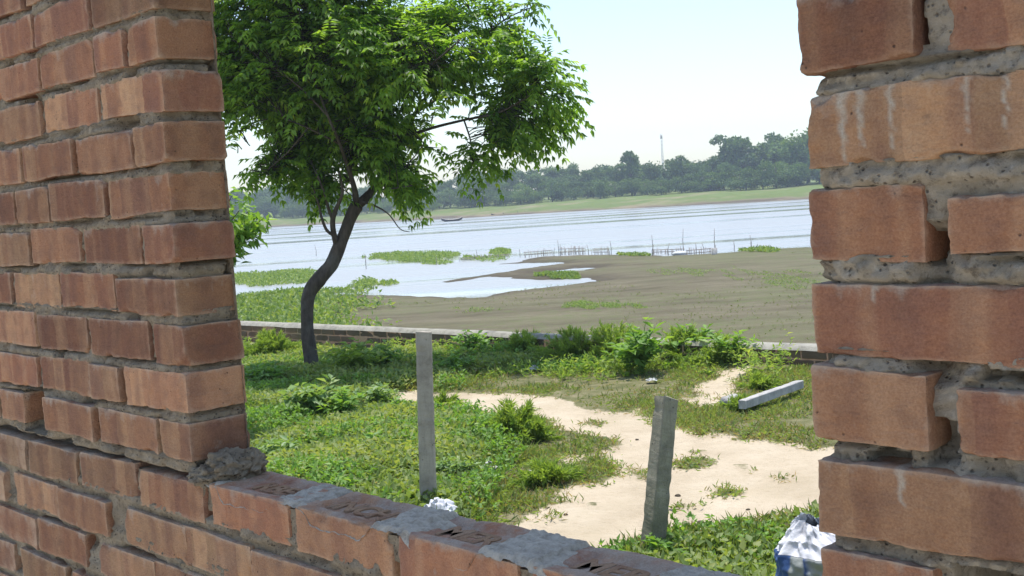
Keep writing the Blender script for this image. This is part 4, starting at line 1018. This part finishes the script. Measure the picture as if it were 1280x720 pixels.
# ------------------------------------------------------------------ boats
DARKW = plain('dark_tarred_wood', (.045, .04, .038), .7, 0, 3); PALEW = plain('pale_deck', (.40, .37, .33), .7, 0, 3)
def boat(x, y, L, label, deck, ang):
    a = at_z(x, y, ZW); o = empty('country_boat', a, ang, label, 'boat', 'boats at the far bank')
    n = 24; s = np.linspace(-1, 1, n+1); mb = MB(); prof = [(-1, 1), (-.85, .35), (-.4, 0), (0, -.05), (.4, 0), (.85, .35), (1, 1)]
    V = []
    for q in s:
        wdt = (1-abs(q)**2.6)*.16*L+.01; up = .10*L*abs(q)**3
        for (b_, z_) in prof: V.append((q*L/2, b_*wdt, -.04*L*0+z_*(.10*L)-.02*L+up))
    mb.add(V, grid_faces(n, 6)); mb.build('hull', DARKW, o)
    dk = MB(); V = []
    for q in s:
        wdt = (1-abs(q)**2.6)*.155*L+.005; up = .10*L*abs(q)**3
        for b_ in (-1, 0, 1): V.append((q*L/2, b_*wdt, .07*L+up+(1-abs(b_))*.03*L))
    dk.add(V, grid_faces(n, 2)); dk.build('deck', deck, o); return o
boat(565, 276.5, 3.6, 'small boat with pale deck afloat off the far bank', PALEW, R(5))
boat(622, 269.5, 2.6, 'leftmost dark boat moored at the far bank', DARKW, R(20))
boat(632, 268.8, 2.8, 'dark boat second from the left at the far bank', DARKW, R(70))
boat(654, 267.5, 3.0, 'dark boat by the bare earth patch of the far bank', DARKW, R(40))
boat(666, 266.8, 3.2, 'rightmost dark boat moored at the far bank', DARKW, R(10))

# ------------------------------------------------------------------ far bank trees
def far_proto(kind, seed):
    """unit tree 1 m high: crown and trunk"""
    rs = np.random.default_rng(seed); mb = MB()
    if kind == 'round': B = [(0, 0, .52, .32, .40)]+[(rs.normal(0, .20), rs.normal(0, .2), rs.uniform(.1, .82), rs.uniform(.13, .22), rs.uniform(.11, .18)) for _ in range(17)]
    elif kind == 'tall': B = [(rs.normal(0, .10), rs.normal(0, .1), z, .20*(1.25-abs(z-.5)), .11) for z in np.linspace(.12, .92, 14)]
    elif kind == 'thin': B = [(rs.normal(0, .16), rs.normal(0, .1), rs.uniform(.5, .95), rs.uniform(.08, .13), rs.uniform(.05, .09)) for _ in range(12)]
    else: B = [(rs.normal(0, .35), rs.normal(0, .2), rs.uniform(.1, .7), rs.uniform(.18, .3), rs.uniform(.16, .28)) for _ in range(12)]
    tot = 2300
    for (x, y, z, a, c) in B:
        m = int(tot/len(B)); q = rs.normal(0, 1, (m, 3)); q /= np.linalg.norm(q, axis=1)[:, None]; q[:, 2] = np.where(q[:, 2] < -.3, -q[:, 2]*.6, q[:, 2])
        rad = .72+.42*rs.random(m)
        P = np.array([x, y, z])+q*rad[:, None]*np.array([a, a, c]); tone = np.clip(rs.normal(.45, .15)+rs.normal(0, .18, m)+.0*q[:, 2], 0, 1)
        leaves(mb, P, rs.normal(0, 1, (m, 3))+q*.6, q+rs.normal(0, .5, (m, 3)), rs.uniform(.045, .085, m), rs.uniform(.035, .06, m), .1, .1, tone)
    t = MB(); tube(t, [(0, 0, -.05), (rs.normal(0, .02), 0, .3), (rs.normal(0, .04), 0, .7)], [.028, .022, .008], 6)
    if kind in ('thin',):
        for _ in range(6):
            b = B[rs.integers(len(B))]; tube(t, [(0, 0, .4), (b[0]*.6, b[1]*.6, (b[2]+.4)/2), (b[0], b[1], b[2])], [.012, .009, .004], 4)
    return mb, t
PROT = {}
def far_tree(x, base_y, top_y, Yd, kind, seed, label, group='trees along the far river bank', name='far_tree', sx=1.0, leaf=None):
    p = at_y(x, base_y, Yd); gz = ground_z(p[0], p[1]); topz = at_y(x, top_y, Yd)[2]; h = max(1.2, topz-gz)
    key = (kind, seed, leaf.name if leaf else '')
    if key not in PROT:
        o = empty(name, (0, 0, 0)); mb, t = far_proto(kind, seed); mb.build('crown', leaf or LEAF_FAR, o); t.build('trunk', BARK, o); PROT[key] = o
    else:
        o = copy_tree(PROT[key])
    o.location = (p[0], p[1], gz); o.scale = (h*sx, h*sx, h); o.rotation_euler = (0, 0, rng.uniform(0, 6.28)); tag(o, label, 'tree', group); return o
LEAF_FAR2 = make_leaf('far_leaf_light', (.07, .14, .025), (.17, .26, .06), .3, .7)
def sh_y(x):     # depth of the far shoreline at a picture column
    P = SHORE; xs = 640+F*P[:, 0]/P[:, 1]; return float(np.interp(x, xs, P[:, 1]))
topline = [(150,238),(310,237),(340,227),(380,230),(430,235),(500,237),(545,222),(575,212),(600,207),(640,207),(670,210),(700,206),(730,209),(765,204),(800,203),(840,197),(862,199),(885,198),(905,180),(922,176),(945,183),(962,175),(985,168),(1010,165),(1100,170),(1250,170)]
tx = [a for a, _ in topline]; ty = [b for _, b in topline]
i = 0
for x in np.arange(170, 1180, 11.0):
    x += rng.uniform(-5, 5)
    d = sh_y(x)+rng.uniform(42, 70)
    t = np.interp(x, tx, ty)+rng.uniform(-3, 10)
    lab = 'hazy bluish tree of the far bank seen left of the near tree crown' if x < 480 else ('round tree in the middle of the far bank tree line' if x < 760 else 'tall dense tree in the right part of the far bank tree line')
    far_tree(x, 250, t, d, 'round' if rng.random() < .72 else 'tall', int(rng.integers(0, 3)), lab, sx=rng.uniform(.85, 1.25)); i += 1
for x in np.arange(180, 1160, 9.5):
    x += rng.uniform(-9, 9); d = sh_y(x)+rng.uniform(26, 40); t = np.interp(x, tx, ty)
    b = np.interp(x, [345, 680, 1000], [270, 247, 233]); t2 = b-(b-t)*rng.uniform(.34, .74)
    lab = 'low dark bushy tree on the hazy left stretch of the far bank' if x < 480 else ('low bushy tree on the middle stretch of the far bank' if x < 760 else 'low bushy tree at the foot of the tall right hand tree line')
    far_tree(x, b, t2, d, 'bush' if rng.random() < .7 else 'round', int(rng.integers(5, 7)), lab, 'low trees along the far river bank', sx=rng.uniform(.9, 1.3), leaf=LEAF_FAR2 if rng.random() < .25 else None)
far_tree(790, 245, 185, sh_y(790)+38, 'thin', 11, 'thin crowned tree with open dark branches standing above the line', sx=.75)
far_tree(1002, 236, 160, sh_y(1002)+44, 'round', 1, 'tallest light green tree of the far bank beside the brick pier', sx=.9, leaf=LEAF_FAR2)
far_tree(920, 238, 171, sh_y(920)+50, 'tall', 2, 'pointed dark double topped tree near the right end of the far bank', sx=1.0)
far_tree(540, 260, 248, sh_y(540)+22, 'bush', 5, 'small light green round bush at the foot of the far trees', sx=1.0, leaf=LEAF_FAR2)

# houses half hidden in the far trees, mast
PLAST = plain('pale_plaster', (.55, .52, .48), .9, 0, 1); ROOF = plain('grey_thatch', (.12, .11, .095), .6, 0, 1); DARKO = plain('painted_interior_shade', (.03, .03, .03), .9)
def house(x, y, Yd, w, h, label):
    p = at_y(x, y, Yd); gz = ground_z(p[0], p[1]); o = empty('house', (p[0], p[1], gz), R(-8), label, 'house', 'small houses under the far trees')
    mb = MB(); box(mb, -w/2, w/2, 0, 3, -.3, h); mb.build('wall', PLAST, o)
    mb = MB(); mb.add([(-w/2-.3, -.4, h+.02), (w/2+.3, -.4, h+.02), (w/2+.3, 1.5, h+.9), (-w/2-.3, 1.5, h+.9), (w/2+.3, 3.4, h+.02), (-w/2-.3, 3.4, h+.02)], [(0, 1, 2, 3), (3, 2, 4, 5)]); mb.build('roof', ROOF, o)
    mb = MB(); box(mb, -.45, .45, -.03, .0, 0, 1.9); mb.build('door', DARKO, o)  # door and window are dark panels, interior shade put in as colour
    mb = MB(); box(mb, w*.28, w*.28+.7, -.03, 0, .9, 1.7); mb.build('window', DARKO, o)
house(891, 236, sh_y(891)+40, 3.4, 1.8, 'small pale house with a dark doorway under the right hand trees')
#house(868, 222, sh_y(868)+40, 4.5, 3.4, 'pale house hidden deep between the right hand trees')
#house(500, 262, sh_y(500)+24, 3.0, 1.8, 'tiny reddish roofed hut behind the near tree foliage')
MAST = plain('galvanised_steel', (.6, .62, .64), .5)
my = sh_y(829)+120; mp = at_y(829.5, 225, my); mz = ground_z(mp[0], mp[1]); mh = at_y(828, 167, my)[2]-mz
mast = empty('radio_mast', (mp[0], mp[1], mz), 0, 'thin lattice radio mast rising behind the far trees', 'mast')
lg = MB(); wd = .30
cs = [np.array([wd*math.cos(a), wd*math.sin(a), 0]) for a in (0, 2.094, 4.189)]
for c in cs: lg = MB(); tube(lg, [c, c*.75+np.array([0, 0, mh])], [.07, .05], 5); lg.build('leg', MAST, mast)
br = MB(); zz = np.arange(0, mh-1, 1.0)
for k, z in enumerate(zz):
    for q in range(3):
        s = 1-.25*z/mh; tube(br, [cs[q]*s+np.array([0, 0, z]), cs[(q+1) % 3]*s+np.array([0, 0, z+1.0])], [.03, .03], 4)
br.build('bracing', MAST, mast)
an = MB(); box(an, -.28, .28, -.12, .12, mh-1.4, mh-.4); an.build('antenna', PALEW, mast)

# ------------------------------------------------------------------ haze, sky, sun
hz = MB(); box(hz, -640, 640, -640, 640, -3.3, 30)
hm = bpy.data.materials.new('haze_air'); hm.use_nodes = True; nt = hm.node_tree
nt.nodes.remove(nt.nodes['Principled BSDF']); pv = nt.nodes.new('ShaderNodeVolumePrincipled')
pv.inputs['Color'].default_value = (.78, .88, 1, 1); pv.inputs['Density'].default_value = .00085; pv.inputs['Anisotropy'].default_value = .2
nt.links.new(pv.outputs[0], nt.nodes['Material Output'].inputs['Volume'])
tag(hz.build('haze', hm, smooth=False), kind='stuff')

SUN_EL, SAZ = R(79), np.array([.12, .99]); SAZ = SAZ/np.linalg.norm(SAZ)
world = bpy.data.worlds.new('World'); scene.world = world; world.use_nodes = True; nt = world.node_tree
sky = nt.nodes.new('ShaderNodeTexSky'); sky.sky_type = 'NISHITA'; sky.sun_disc = False
sky.sun_elevation = SUN_EL; sky.sun_rotation = math.atan2(SAZ[0], SAZ[1]); sky.air_density = 1.0; sky.dust_density = .85; sky.ozone_density = 1.0
nt.links.new(sky.outputs[0], nt.nodes['Background'].inputs['Color']); nt.nodes['Background'].inputs['Strength'].default_value = .12
sd = np.array([SAZ[0]*math.cos(SUN_EL), SAZ[1]*math.cos(SUN_EL), math.sin(SUN_EL)])
sl = bpy.data.lights.new('sun', 'SUN'); sl.energy = 2.5; sl.angle = R(.6); sl.color = (1, .96, .90)
so = bpy.data.objects.new('sun', sl); col.objects.link(so)
from mathutils import Vector
so.rotation_euler = Vector(sd).to_track_quat('Z', 'Y').to_euler(); so.location = (0, 0, 20)
vs = scene.view_settings; vs.view_transform = 'Standard'; vs.look = 'None'; vs.gamma = 1; vs.use_curve_mapping = False; vs.exposure = 1.02
scene.render.engine = 'CYCLES'; scene.cycles.volume_bounces = 0; scene.cycles.max_bounces = 8; scene.cycles.transparent_max_bounces = 8
scene.cycles.use_denoising = True
